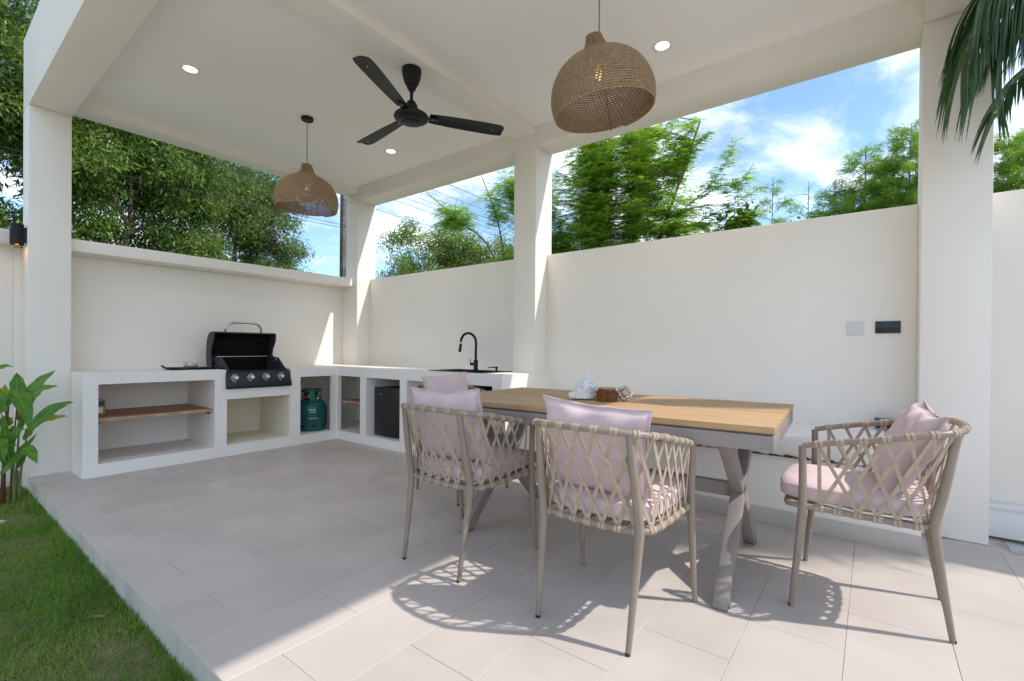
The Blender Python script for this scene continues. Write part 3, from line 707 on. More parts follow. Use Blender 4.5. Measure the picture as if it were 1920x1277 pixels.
# ================================================================== BARBECUE
gl = thing('gas_grill', 'black built-in gas barbecue with its lid open and four chrome knobs', 'grill', (2.325, 5.40, 0.672))
def lb(name, b, mname, par=gl, bev=0.003): return MB().box(*b).build(name, mname, par, bevel=bev)
# local: x -0.33..0.33, y -0.30(front)..0.32, z 0 at slot shelf
lb('drip_tray', (-.315, .300, -.262, .26, 0.004, .030), 'soot')
fp = MB(); vs = [(-.335, -.300, .018), (.305, -.300, .018), (.305, -.272, .172), (-.335, -.272, .172), (-.335, -.245, .018), (.305, -.245, .018), (.305, -.230, .172), (-.335, -.230, .172)]
fp.add(vs, [(0, 1, 2, 3), (7, 6, 5, 4), (0, 4, 5, 1), (3, 2, 6, 7), (0, 3, 7, 4), (1, 5, 6, 2)])
pan = fp.build('control_panel', 'panel_black', gl, bevel=0.004)
ec = MB().add([(.306, -.302, .015), (.330, -.285, .012), (.330, -.275, .06), (.306, -.270, .174), (.306, -.20, .015), (.330, -.20, .012), (.330, -.20, .08), (.306, -.20, .174)],
              [(0, 1, 2, 3), (7, 6, 5, 4), (0, 4, 5, 1), (1, 5, 6, 2), (2, 6, 7, 3), (3, 7, 4, 0)])
ec.build('end_cap', 'black_enamel', gl)
lb('bottom_rail', (-.335, .325, -.292, -.25, .006, .016), 'black_enamel')
pn = Vector((0, -math.cos(math.atan2(.028, .154)), math.sin(math.atan2(.028, .154)))); pu = Vector((0, math.sin(math.atan2(.028, .154)), math.cos(math.atan2(.028, .154))))
qk = Vector((0, 0, 1)).rotation_difference(pn)
for k in range(4):
    c = Vector((-.255+.155*k, -.2835, .112))
    kn = MB().lathe([(.026, 0), (.026, .006), (.0225, .010), (.022, .027), (.019, .031)], 20).build('knob', 'steel', gl, smooth=True)
    kn.matrix_basis = Matrix.Translation(c+pn*.003)@qk.to_matrix().to_4x4()
    MB().box(-.0035, .0035, -.020, .020, .0305, .036).build('grip', 'steel', kn, bevel=.001)
    di = MB(); ra, rb_ = .033, .0375
    pts = []
    for i in range(15):
        a = R(70+i*14); pts += [(ra*math.cos(a), ra*math.sin(a), .0008), (rb_*math.cos(a), rb_*math.sin(a), .0008)]
    di.add(pts, [(2*i, 2*i+2, 2*i+3, 2*i+1) for i in range(14)])
    for a in (70, 168, 266):
        for q in range(3):
            x, y = (.040+.004*q)*math.cos(R(a)), (.040+.004*q)*math.sin(R(a)); di.add([(x-.001, y-.0015, .0008), (x+.001, y-.0015, .0008), (x+.001, y+.0015, .0008), (x-.001, y+.0015, .0008)], [(0, 1, 2, 3)])
    d_ = di.build('dial_marks', 'print_white', gl); d_.matrix_basis = Matrix.Translation(c+pn*.003)@qk.to_matrix().to_4x4()
# firebox: two side cheeks that rise to the back, rear wall, grate
for s in (-1, 1):
    xs = s*.29
    ck = MB(); pr = [(-.225, .03), (-.225, .175), (-.215, .19), (-.05, .310), (-.02, .315), (-.02, .275), (.02, .275), (.02, .320), (.205, .325), (.21, .03)]
    vs = [(xs-.008, y, z) for y, z in pr]+[(xs+.008, y, z) for y, z in pr]; n_ = len(pr)
    ck.add(vs, [tuple(range(n_)), tuple(range(2*n_-1, n_-1, -1))]+[(i, (i+1) % n_, n_+(i+1) % n_, n_+i) for i in range(n_)])
    ck.build('side_cheek', 'grey_enamel', gl)
lb('rear_wall', (-.282, .282, .205, .217, .03, .30), 'soot')
lb('warming_rack', (-.265, .265, .150, .168, .318, .326), 'steel', bev=.002)
for k in range(14):
    x = -.26+.04*k; MB().tube([(x, -.21, .178), (x, .20, .178)], .004, 6).build('grate_bar', 'soot', gl, smooth=True)
lb('front_lip', (-.30, .30, -.232, -.222, .17, .19), 'black_enamel')
# open lid: two shaped sides and a curved shell, swung up and back
lid = MB(); prof = [(.245, .215), (.262, .30), (.262, .42), (.237, .52), (.187, .575), (.107, .590), (.082, .581)]
vs = [(x, y, z) for y, z in prof for x in (-.318, .318)]+[(x, y-.008 if i < 4 else y, z-.010 if i >= 4 else z) for i, (y, z) in enumerate(prof) for x in (-.318, .318)]
n_ = len(prof)
fs = [(2*i, 2*i+1, 2*i+3, 2*i+2) for i in range(n_-1)]+[(2*n_+2*i+2, 2*n_+2*i+3, 2*n_+2*i+1, 2*n_+2*i) for i in range(n_-1)]
fs += [(0, 2*n_, 2*n_+1, 1), (2*n_-2, 2*n_-1, 4*n_-1, 4*n_-2)]+[(2*i, 2*i+2, 2*n_+2*i+2, 2*n_+2*i) for i in range(n_-1)]+[(2*i+1, 2*n_+2*i+1, 2*n_+2*i+3, 2*i+3) for i in range(n_-1)]
lid.add(vs, fs)
ls = lid.build('lid', 'black_enamel', gl, smooth=True, angle=40)
for s in (-1, 1):
    front = [(.082, .581), (.074, .55), (.080, .50), (.112, .45), (.145, .40), (.155, .35), (.142, .30), (.122, .265), (.132, .22)]
    pr = prof[:-1]+front if False else [(y, z) for y, z in prof]+front[1:]
    xs = s*.320; n_ = len(pr); sp_ = MB()
    vs = [(xs-.007, y, z) for y, z in pr]+[(xs+.007, y, z) for y, z in pr]
    sp_.add(vs, [tuple(range(n_)), tuple(range(2*n_-1, n_-1, -1))]+[(i, (i+1) % n_, n_+(i+1) % n_, n_+i) for i in range(n_)])
    sp_.build('lid_side', 'grey_enamel', ls)
lb('lid_liner', (-.30, .30, .228, .236, .24, .50), 'soot', ls)
MB().tube(spline([(-.185, .147, .585), (-.185, .137, .625), (-.165, .130, .665), (-.12, .124, .690), (-.05, .124, .694), (.05, .124, .694), (.12, .124, .690), (.165, .130, .665), (.185, .137, .625), (.185, .147, .585)], 40), .0125, 12).build('handle', 'steel', ls, smooth=True, angle=60)
for s in (-1, 1): MB().lathe([(.018, .0), (.018, .010), (.014, .012)], 14, (s*.185, .147, .580)).build('handle_foot', 'steel', ls, smooth=True)

# tools on the counter left of the grill
tr = thing('serving_tray', 'flat black tray on the counter left of the barbecue', 'tray', (1.80, 5.45, 0.87), R(-4))
tm = MB(); tm.add([(-.19, -.10, .003), (.19, -.10, .003), (.19, .10, .003), (-.19, .10, .003), (-.225, -.125, .020), (.225, -.125, .016), (.225, .125, .016), (-.225, .125, .022), (-.19, -.10, 0), (.19, -.10, 0), (.19, .10, 0), (-.19, .10, 0), (-.229, -.129, .0185), (.229, -.129, .0145), (.229, .129, .0145), (-.229, .129, .0205)],
    [(0, 1, 2, 3), (0, 4, 5, 1), (1, 5, 6, 2), (2, 6, 7, 3), (3, 7, 4, 0), (11, 10, 9, 8), (9, 13, 12, 8), (10, 14, 13, 9), (11, 15, 14, 10), (8, 12, 15, 11), (4, 12, 13, 5), (5, 13, 14, 6), (6, 14, 15, 7), (7, 15, 12, 4)])
tm.build('pan', 'matt_black', tr)
MB().tube(spline([(-.222, -.05, .018), (-.245, -.045, .035), (-.255, 0, .045), (-.245, .045, .035), (-.222, .05, .018)], 16), .004, 8).build('handle', 'matt_black', tr, smooth=True)
sc_ = thing('grill_scraper', 'steel barbecue scraper block lying on the black tray', 'scraper', (1.785, 5.45, 0.8735), R(8))
MB().box(-.045, .045, -.045, .045, .006, .070).build('head', 'steel', sc_, bevel=.003)
for k in range(6): MB().box(-.043+.0155*k, -.035+.0155*k, -.047, .047, .0, .012).build('tooth', 'steel', sc_)
for (xx, yy, aa, lab, L_) in ((1.93, 5.40, 20, 'steel spatula lying at the right end of the black tray', .20), (1.67, 5.44, -12, 'steel tongs lying at the left end of the black tray', .17)):
    u_ = thing('grill_tool', lab, 'utensil', (xx, yy, .8745), R(aa))
    MB().tube([(-L_/2, 0, .012), (-L_/4, 0, .010), (L_/5, 0, .008)], [.006, .005, .004], 8).build('grip', 'matt_black', u_, smooth=True)
    MB().ribbon([(L_/5, 0, .008), (L_/3, 0, .012), (L_/2, 0, .006)], Vector((0, 1, 0)), Vector((0, 0, 1)), .045, .0025).build('blade', 'steel', u_)

# carton on the shelf
cb = thing('carton', 'small yellow and white carton on the wooden shelf', 'box', (1.068, 5.45, 0.485), R(6))
MB().box(-.042, .042, -.055, .055, 0, .135).build('body', 'box_yellow', cb, bevel=.001, bseg=1)
MB().box(-.043, -.0425, -.05, .05, .005, .13).build('label_panel', 'print_white', cb)
MB().box(-.030, .032, -.0562, -.0556, .085, .125).build('title_panel', 'box_blue', cb)
MB().box(-.012, .022, -.0562, -.0556, .02, .072).build('picture_panel', 'print_white', cb)

# ================================================================== GAS CYLINDER
gc = thing('gas_cylinder', 'dark green cooking gas cylinder in the corner niche', 'gas cylinder', (3.045, 5.40, 0.105))
MB().lathe([(.128, .0), (.146, .006), (.150, .03), (.150, .07), (.152, .085)], 40).build('foot_ring', 'cyl_green', gc, smooth=True, angle=40)
MB().lathe([(.150, .072), (.157, .09), (.158, .20), (.157, .275), (.148, .310), (.125, .340), (.085, .358), (.03, .365)], 44).build('body', 'cyl_green', gc, smooth=True, angle=50)
for k in range(5):
    a = R(210+k*40); MB().obox((.1512*math.cos(a), .1512*math.sin(a), .062), Vector((-math.sin(a), math.cos(a), 0))*.026, Vector((math.cos(a), math.sin(a), 0))*.0012, Vector((0, 0, .0055))).build('drain_slot', 'soot', gc)
net = MB()
for r_ in range(24):            # raised net pattern on the side facing out
    for k in range(19):
        a = R(262+k*4.2+(2.1 if r_ % 2 else 0)); z = .088+r_*.0078; rr = .1583
        c = Vector((rr*math.cos(a), rr*math.sin(a), z)); tg = Vector((-math.sin(a), math.cos(a), 0)); o_ = Vector((math.cos(a), math.sin(a), 0))
        net.add([c-tg*.0042, c+Vector((0, 0, -.0042)), c+tg*.0042, c+Vector((0, 0, .0042)), c+o_*.0017], [(0, 1, 4), (1, 2, 4), (2, 3, 4), (3, 0, 4)])
nt_ = net.build('net_relief', 'cyl_green', gc); nt_['kind'] = 'stuff'
def arc_plate(a0, a1, z0, z1, r_, th=.003, n_=14):
    b = MB(); vs = []
    for i in range(n_+1):
        a = R(a0+(a1-a0)*i/n_)
        for rr, z in ((r_, z0), (r_+th, z0), (r_+th, z1), (r_, z1)): vs.append((rr*math.cos(a), rr*math.sin(a), z))
    return b.add(vs, [(i*4+k, i*4+(k+1) % 4, i*4+4+(k+1) % 4, i*4+4+k) for i in range(n_) for k in range(4)]+[(3, 2, 1, 0), tuple(n_*4+k for k in range(4))])
cl = arc_plate(232, 480, .350, .395, .100, n_=30).build('collar', 'cyl_green', gc, smooth=True, angle=40)
arc_plate(232, 262, .395, .455, .100).build('collar_post', 'cyl_green', cl, smooth=True, angle=40)
arc_plate(318, 340, .395, .455, .100).build('collar_post', 'cyl_green', cl, smooth=True, angle=40)
arc_plate(20, 110, .395, .455, .100).build('collar_post', 'cyl_green', cl, smooth=True, angle=40)
arc_plate(140, 500, .455, .482, .100, .004, 44).build('collar_rim', 'cyl_green', cl, smooth=True, angle=40)
MB().lathe([(.02, .36), (.02, .40), (.014, .405), (.014, .43), (.018, .435)], 14).build('valve', 'steel', gc, smooth=True)
MB().tube([(.02, -.01, .405), (-.03, -.04, .405), (-.075, -.07, .405)], [.016, .022, .016], 10).build('regulator', 'valve_green', gc, smooth=True)
MB().lathe([(.010, 0), (.010, .022), (.006, .026)], 12, (-.04, -.05, .42)).build('regulator_knob', 'print_white', gc, smooth=True)
MB().tube([(-.075, -.07, .405), (-.11, -.10, .402), (-.165, -.12, .40)], .008, 8).build('hose', 'red_hose', gc, smooth=True)
arc_plate(276, 286, .367, .389, .1032, .0006, 5).build('label_sticker', 'print_white', gc)
for (z_, a0_, n_, hh) in ((.245, 232, 6, .020), (.222, 236, 5, .012), (.150, 232, 8, .010), (.401, 272, 3, .010)):   # worn lettering, only its strokes can be made out
    lt = MB(); rl = random.Random(int(z_*1000)); rr = .1592 if z_ < .3 else .1042
    for k in range(n_):
        a_ = R(a0_+k*(.012/rr)*57.3)
        for q in range(2):
            c_ = Vector((rr*math.cos(a_+q*.03), rr*math.sin(a_+q*.03), z_+rl.uniform(-.002, .002))); tg_ = Vector((-math.sin(a_), math.cos(a_), 0))
            lt.add([c_-tg_*.0016, c_+tg_*.0016, c_+tg_*.0016+Vector((0, 0, hh*rl.uniform(.6, 1))), c_-tg_*.0016+Vector((0, 0, hh*rl.uniform(.6, 1)))], [(0, 1, 2, 3)])
        lt.add([c_-tg_*.006, c_+tg_*.001, c_+tg_*.001+Vector((0, 0, .003)), c_-tg_*.006+Vector((0, 0, .003))], [(0, 1, 2, 3)])
    lt.build('lettering', 'print_white', gc)
gc.scale = (1.10, 1.10, 1.02)
hk = MB().tube([(2.775, 5.40, .70), (2.80, 5.36, .705), (2.825, 5.34, .70), (2.82, 5.34, .67), (2.805, 5.35, .655)], .005, 8).build('hose_hook', 'matt_black', None, smooth=True)
tag(hk, 'thin black bent hose hook on the niche side above the gas cylinder', 'hook')

# ================================================================== MINI FRIDGE
fr_ = thing('mini_fridge', 'small black fridge standing in the counter niche', 'fridge', (3.60, 4.325, ZP))
MB().box(-.255, .30, -.215, .215, .012, .545).build('cabinet', 'matt_black', fr_, bevel=.006)
dr = MB(); n_ = 10; vs = []
for i in range(n_+1):           # bowed door
    y = -.222+.444*i/n_; b_ = .022*(1-(2*i/n_-1)**2)
    for x, z in ((-.272-b_, .008), (-.258, .008), (-.258, .552), (-.272-b_, .552)): vs.append((x, y, z))
dr.add(vs, [(i*4+k, i*4+(k+1) % 4, i*4+4+(k+1) % 4, i*4+4+k) for i in range(n_) for k in range(4)]+[(3, 2, 1, 0), tuple(n_*4+k for k in range(4))])
dor = dr.build('door', 'fridge_front', fr_, bevel=.005)
MB().box(-.2965, -.2935, .045, .085, .468, .480).build('badge', 'steel', dor, bevel=.001)
for yy in (-.17, .17): MB().lathe([(.018, 0), (.018, .012)], 12, (-.22, yy, 0)).build('foot', 'rubber', fr_)

# ================================================================== SINK, TAP, DISPENSER
sk = thing('kitchen_sink', 'black rectangular sink let into the counter under the tap', 'sink', (3.55, 3.27, ZCT))
m = MB(); a, b, c, d = SX0-3.55, SX1-3.55, SY0-3.27, SY1-3.27
m.box(a-.03, b+.03, c-.03, c+.012, .0008, .007).box(a-.03, b+.03, d-.012, d+.03, .0008, .007).box(a-.03, a+.012, c+.012, d-.012, .0008, .007).box(b-.012, b+.03, c+.012, d-.012, .0008, .007)
m.build('rim', 'black_enamel', sk)
m = MB().box(a+.002, a+.012, c+.002, d-.002, -.20, .0006).box(b-.012, b-.002, c+.002, d-.002, -.20, .0006).box(a+.012, b-.012, c+.002, c+.012, -.20, .0006).box(a+.012, b-.012, d-.012, d-.002, -.20, .0006).box(a+.012, b-.012, c+.012, d-.012, -.20, -.19)
m.build('basin', 'matt_black', sk)
tp = thing('kitchen_tap', 'tall black gooseneck tap with pull-out spray head', 'tap', (3.66, 3.285, ZCT+.007))
MB().lathe([(.027, 0), (.027, .006), (.0235, .010), (.0235, .105), (.018, .110)], 20).build('body', 'matt_black', tp, smooth=True, angle=50)
MB().tube(spline([(0, 0, .10), (0, 0, .22), (0, .0, .30), (-.01, .02, .355), (-.035, .06, .385), (-.06, .105, .375), (-.075, .135, .33), (-.078, .142, .295)], 40), .0135, 12).build('spout', 'matt_black', tp, smooth=True, angle=60)
MB().lathe([(.012, .275), (.012, .298)], 14, (-.078, .142, 0)).build('steel_ring', 'steel', tp, smooth=True)
MB().tube([(-.078, .142, .277), (-.081, .147, .225), (-.084, .152, .190)], [.0135, .0150, .0160], 14).build('spray_head', 'matt_black', tp, smooth=True)
lv = MB().tube([(-.015, .02, .065), (-.04, .045, .065)], .015, 12).build('lever_hub', 'matt_black', tp, smooth=True, angle=50)
MB().tube([(-.035, .04, .070), (-.038, .043, .125)], [.0045, .0035], 8).build('lever', 'matt_black', lv, smooth=True)
sp_d = thing('soap_dispenser', 'small black soap dispenser pump right of the tap', 'dispenser', (3.66, 3.005, ZCT))
MB().lathe([(.018, 0), (.018, .008), (.010, .010), (.010, .035), (.014, .037), (.014, .052), (.010, .054)], 16).build('pump', 'matt_black', sp_d, smooth=True, angle=45)
MB().tube([(0, 0, .046), (-.04, .05, .047), (-.055, .07, .041)], [.006, .005, .0045], 8).build('nozzle', 'matt_black', sp_d, smooth=True)

# ================================================================== WALL FITTINGS
so_ = thing('wall_socket', 'white square power socket on the bench wall', 'socket', (4.0, .0955, 1.2615))
MB().box(-.009, -.0003, -.047, .047, -.049, .049).build('plate', 'plastic_white', so_, bevel=.003)
MB().box(-.011, -.0092, -.030, .030, -.032, .038).build('insert', 'plastic_white', so_, bevel=.001)
for (yy, zz) in ((.013, .012), (-.013, .012), (.021, -.010), (-.021, -.010), (0, -.026)):
    MB().box(-.0116, -.0111, yy-.0016, yy+.0016, zz-.0026, zz+.0026).build('slot', 'table_metal', so_)
sw = thing('light_switch', 'black double light switch plate near the right column', 'switch', (4.0, -.077, 1.267))
MB().box(-.010, -.0003, -.066, .066, -.040, .040).build('plate', 'switch_black', sw, bevel=.002)
for yy in (-.025, .025): MB().box(-.0135, -.0102, yy-.013, yy+.013, -.020, .020).build('rocker', 'switch_black', sw, bevel=.002)
bkx = thing('ornament_book', 'dark blue patterned box standing on the bench behind the right chair', 'box', (3.93, -.075, .592))
MB().box(-.022, .022, -.062, .062, 0.0005, .075).build('body', 'book_blue', bkx, bevel=.002)
MB().box(-.0232, -.0224, -.055, .055, .012, .062).build('front_panel', 'matt_black', bkx)

# ================================================================== CEILING FITTINGS
DLG = 'recessed ceiling downlights'
dl_lab = ['lit recessed downlight at the left of the ceiling, above the shelf niche', 'lit recessed downlight in the far corner beyond the fan', 'lit recessed downlight right of the near pendant lamp']
for (x, y), lab in zip(((1.387, 4.271), (3.304, 4.246), (3.316, 1.214)), dl_lab):
    t = thing('downlight', lab, 'downlight', (x, y, ZC), 0, DLG)
    MB().lathe([(.046, -.0016), (.048, -.006), (.056, -.009), (.066, -.008), (.072, -.0045), (.073, -.0005)], 36, cap0=False, cap1=False).build('trim_ring', 'trim_white', t, smooth=True)
    MB().lathe([(.0465, -.0025), (.001, -.0025)], 36, cap0=False).build('lens', 'lamp_glow', t)
    l = bpy.data.lights.new('downlight_lamp', 'SPOT'); l.energy = 9; l.spot_size = R(130); l.spot_blend = 0.8; l.color = (1.0, .87, .70); l.shadow_soft_size = .05
    lo = bpy.data.objects.new('lamp', l); col.objects.link(lo); lo.parent = t; lo.location = (0, 0, -.02)

SH_PROF = [(.040, .000), (.045, -.025), (.050, -.052), (.060, -.077), (.083, -.100), (.124, -.121), (.170, -.144), (.213, -.174), (.248, -.212), (.273, -.257), (.288, -.305), (.293, -.348), (.288, -.392), (.280, -.428)]
SH_PROF = [(r_*(.955 if z < -.1 else 1), z) for r_, z in SH_PROF]
def shade_mesh():
    """crocheted jute: rows of rope coiled in a spiral, every stitch a bump, small gaps between the rows"""
    pr = [Vector((r_, 0, z)) for r_, z in SH_PROF]; ln = spline(pr, 400)
    tot = sum((ln[i+1]-ln[i]).length for i in range(399)); rows = int(tot/.0124)
    vs = []; fs = []; n_ = 6; cnt = 0; seg = 320
    total = rows*seg
    rr_ = random.Random(5)
    for q in range(total+1):
        u = q/total*399; i = min(398, int(u)); p = ln[i].lerp(ln[i+1], u-i); tg = (ln[i+1]-ln[i]).normalized()
        a = 2*PI*q/seg; out_ = Vector((math.cos(a), math.sin(a), 0))
        rad = p.x*(1+.004*math.sin(3*a+1)+.003*math.sin(5*a))
        stitch = 1.0+.28*math.sin(q*PI*0.5+(q//seg)*1.3)
        tilt_z = .010*p.x/.3*math.sin(a+.6)
        c = Vector((out_.x*rad, out_.y*rad, p.z+tilt_z))
        nr = Vector((out_.x*-tg.z, out_.y*-tg.z, tg.x)); al = Vector((out_.x*tg.x, out_.y*tg.x, tg.z))
        if nr.dot(out_) < 0: nr = -nr
        r1 = .0049*(1+.10*rr_.uniform(-1, 1)); r2 = .0062*stitch*(1+.08*rr_.uniform(-1, 1))
        for k in range(n_):
            b_ = 2*PI*k/n_; vs.append(c+nr*(r1*math.cos(b_))+al*(r2*math.sin(b_)*.92))
    V = np.array([tuple(v) for v in vs]); i = np.arange(total)[:, None]; k = np.arange(n_)[None, :]
    Q = np.stack([i*n_+k, i*n_+(k+1) % n_, (i+1)*n_+(k+1) % n_, (i+1)*n_+k], -1).reshape(-1, 4)
    return V, Q
SV, SQ = shade_mesh()
PG = 'woven jute pendant lamps'; shade_me = None
for (x, y), lab, tz in (((2.354, 4.281), 'woven jute pendant lamp hanging in the far corner above the barbecue', 0.4), ((2.354, 1.218), 'large woven jute pendant lamp nearest the viewer above the table', 0.0)):
    t = thing('pendant_lamp', lab, 'pendant lamp', (x, y, ZC), tz, PG)
    ztop = 2.838-ZC
    MB().lathe([(.055, -.0005), (.055, -.022), (.050, -.027), (.006, -.028)], 28).build('ceiling_cup', 'matt_black', t, smooth=True, angle=40)
    MB().tube([(0, 0, -.027), (0, 0, ztop-.16)], .0035, 8).build('cord', 'cord_brown', t, smooth=True)
    if shade_me is None: s_ = np_mesh('shade', SV+np.array([0, 0, ztop]), SQ, 'jute', t, smooth=True); shade_me = s_.data
    else:
        s_ = put('shade', shade_me, t); pv_ = Matrix.Translation((0, 0, ztop-.20))
        s_.matrix_basis = pv_@Matrix.Rotation(R(-8.5), 4, Vector((.79, .61, 0)))@pv_.inverted()
    fz = MB(); r_ = random.Random(3+int(y))
    for k in range(260):        # loose fibres standing off the weave
        a = r_.uniform(0, 2*PI); j = r_.randrange(2, len(SH_PROF)-1); rr, z = SH_PROF[j]; c = Vector((rr*math.cos(a), rr*math.sin(a), z+ztop))
        d = Vector((math.cos(a)+r_.gauss(0, .6), math.sin(a)+r_.gauss(0, .6), r_.gauss(0, .6))).normalized(); l_ = r_.uniform(.012, .032); e = Vector((-d.y, d.x, .2)).normalized()*.0005
        fz.add([c-e, c+e, c+d*l_+Vector((0, 0, -.003))], [(0, 1, 2)])
    ff = fz.build('loose_fibres', 'jute', s_); ff['kind'] = 'stuff'
    for k in range(4):
        a = k*PI/2+.3; MB().tube([(.05*math.cos(a), .05*math.sin(a), ztop-.03)]+[((r0-.007)*math.cos(a), (r0-.007)*math.sin(a), z+ztop) for r0, z in SH_PROF[4:]], .0022, 5).build('wire_rib', 'cord_brown', s_, smooth=True)
    MB().lathe([(.018, ztop-.09), (.020, ztop-.16), (.017, ztop-.165)], 14).build('bulb_socket', 'matt_black', t, smooth=True)
    MB().lathe([(.010, ztop-.165), (.014, ztop-.185), (.018, ztop-.212), (.018, ztop-.230), (.011, ztop-.248), (.003, ztop-.252)], 16).build('bulb', 'bulb_glow', t, smooth=True)

fan = thing('ceiling_fan', 'black three-bladed ceiling fan hanging from the cross beam', 'ceiling fan', (2.35, 2.78, 3.205))
Z0 = -3.205
MB().lathe([(.072, -.0005), (.074, -.012), (.070, -.05), (.056, -.10), (.038, -.132), (.034, -.134)], 30).build('canopy', 'fan_black', fan, smooth=True, angle=40)
MB().lathe([(.036, -.134), (.032, -.150), (.018, -.168), (.012, -.172)], 26).build('canopy_collar', 'fan_black', fan, smooth=True)
MB().tube([(0, 0, -.165), (0, 0, -.245)], .0125, 14).build('down_rod', 'fan_black', fan, smooth=True)
MB().lathe([(.012, -.232), (.030, -.245), (.046, -.275), (.054, -.315), (.056, -.335)], 26).build('motor_neck', 'fan_black', fan, smooth=True)
hub = MB().lathe([(.056, -.325), (.095, -.332), (.124, -.348), (.131, -.362), (.124, -.376), (.098, -.392), (.070, -.399), (.066, -.3985)], 40).build('motor_housing', 'fan_black', fan, smooth=True, angle=30)
MB().lathe([(.0655, -.398), (.064, -.404), (.050, -.410), (.004, -.412)], 34).build('hub_cap', 'fan_black', hub, smooth=True)
blm = MB(); st = [(.135, .050, .045), (.20, .056, .052), (.30, .064, .060), (.45, .070, .066), (.60, .073, .070), (.68, .072, .068), (.715, .060, .064), (.728, .030, .055)]
vs = []
for r_, w0, w1 in st:
    tw = -R(14)*(1-.4*(r_-.13)/.6)
    for yy, zz in ((-w0, 0), (-w0*.5, .006), (0, .008), (w1*.5, .006), (w1, 0), (w1, -.0025), (w1*.5, .0035), (0, .0055), (-w0*.5, .0035), (-w0, -.0025)):
        vs.append((r_, yy*math.cos(tw), zz+yy*math.sin(tw)))
kk = 10
blm.add(vs, [(i*kk+a, i*kk+(a+1) % kk, (i+1)*kk+(a+1) % kk, (i+1)*kk+a) for i in range(len(st)-1) for a in range(kk)]+[tuple(range(kk)), tuple((len(st)-1)*kk+a for a in range(kk))])
bme = blm.mesh('blade', 'fan_black', smooth=True, angle=50)
arm = MB().obox((.15, 0, -.004), (.055, 0, 0), (0, .022, 0), (0, 0, .003)).mesh('blade_arm', 'fan_black', bevel=.001)
for a in (84, 205, 327):
    b_ = put('blade', bme, fan); b_.location = (0, 0, -.348); b_.rotation_euler = (0, 0, R(a))
    put('blade_arm', arm, b_)
    for rr in (.165, .64):
        MB().lathe([(.005, -.006), (.004, -.0085)], 8, (rr, .0, 0)).build('screw', 'steel', b_)

wl = thing('wall_lamp', 'black up-and-down wall lamp on the left column', 'wall lamp', (.648, 5.655, 2.02))
MB().lathe([(.041, -.088), (.043, -.086), (.043, .086), (.041, .088), (.036, .080)], 24, (-.055, 0, 0), cap0=False).build('body', 'matt_black', wl, smooth=True, angle=40)
MB().box(-.030, -.0003, -.03, .03, -.06, .06).build('mount', 'matt_black', wl)
MB().lathe([(.033, -.078), (.001, -.078)], 20, (-.055, 0, 0)).build('lens', 'sconce_glow', wl)
l = bpy.data.lights.new('sconce_lamp', 'SPOT'); l.energy = .07; l.spot_size = R(60); l.spot_blend = .5; l.color = (1, .6, .28); l.shadow_soft_size = .02
for zz, rx in ((-.082, 0), (.092, PI)):
    lo = bpy.data.objects.new('lamp', l); col.objects.link(lo); lo.parent = wl; lo.location = (-.04, 0, zz); lo.rotation_euler = (rx, 0, 0)

# ================================================================== BEYOND THE WALLS: pole and wires
pl = thing('utility_pole', 'weathered grey concrete utility pole behind the corner column', 'pole', (5.80, 9.0, -.135))
po = MB(); po.add([(-.085, -.07, 0), (.085, -.07, 0), (.085, .07, 0), (-.085, .07, 0), (-.062, -.055, 8), (.062, -.055, 8), (.062, .055, 8), (-.062, .055, 8)], [(0, 3, 2, 1), (4, 5, 6, 7), (0, 1, 5, 4), (1, 2, 6, 5), (2, 3, 7, 6), (3, 0, 4, 7)])
po.build('shaft', 'pole_conc', pl, bevel=.006)
for k in range(9):
    MB().tube([(-.02, -.075, 2.2+.35*k), (-.02, .075, 2.2+.35*k)], .009, 8).build('bolt_hole', 'soot', pl)
MB().box(-.9, .9, -.10, -.065, 5.15, 5.25).build('cross_arm', 'pole_conc', pl)
wz = [3.57, 4.12, 4.47, 4.62, 4.75, 4.89, 5.10, 5.42, 3.53]
for i, z in enumerate(wz):
    yy = 8.92+.012*i; pts = []
    for k in range(41):
        x = -14+40*k/40; s_ = ((x-5.8) % 20)/20; sag = .35*4*s_*(1-s_) if z > 4 else .12*4*s_*(1-s_)
        pts.append((x, yy, z+.12-sag*.45+(.0 if x < 5.8 else .02)))
    o = MB().tube(pts, .0045 if i != 7 else .008, 6).build('overhead_wire', 'wire', None, smooth=True)
    tag(o, ['lowest thin overhead wire crossing the left trees', 'second lowest overhead wire, just under the close bundle', 'lowest wire of the close bundle above the sink wall', 'second wire up in the bundle above the sink wall', 'third wire up in the bundle above the sink wall', 'fourth wire up in the bundle above the sink wall', 'overhead wire just below the thick top cable', 'thick topmost overhead cable at the upper left corner', 'thin overhead wire running right beside the lowest one'][i], 'wire', 'overhead wires on the utility pole')

# ================================================================== TREES
def tube_np(mb, p, q, r0, r1, n=5, bend=0.08, seg=4, rnd=rng):
    p, q = Vector(p), Vector(q); L = (q-p).length; o = Vector((rnd.gauss(0, 1), rnd.gauss(0, 1), rnd.gauss(0, .6)))*bend*L
    pts = [p.lerp(q, k/seg)+o*math.sin(PI*k/seg) for k in range(seg+1)]
    mb.tube(pts, [r0+(r1-r0)*k/seg for k in range(seg+1)], n); return pts
def crown_points(ells, n, rnd, fill=0.55, gaps=None):
    P = []
    vol = np.array([a[3]*a[4]*a[5] for a in ells]); vol = vol/vol.sum()
    while len(P) < n:
        e = ells[rnd.choice(len(ells), p=vol)]
        d = rnd.normal(size=3); d /= np.linalg.norm(d); s = rnd.random()**fill
        p = np.array(e[:3])+d*s*np.array(e[3:6])
        if gaps is not None and gaps(p): continue
        P.append(p)
    return np.array(P)
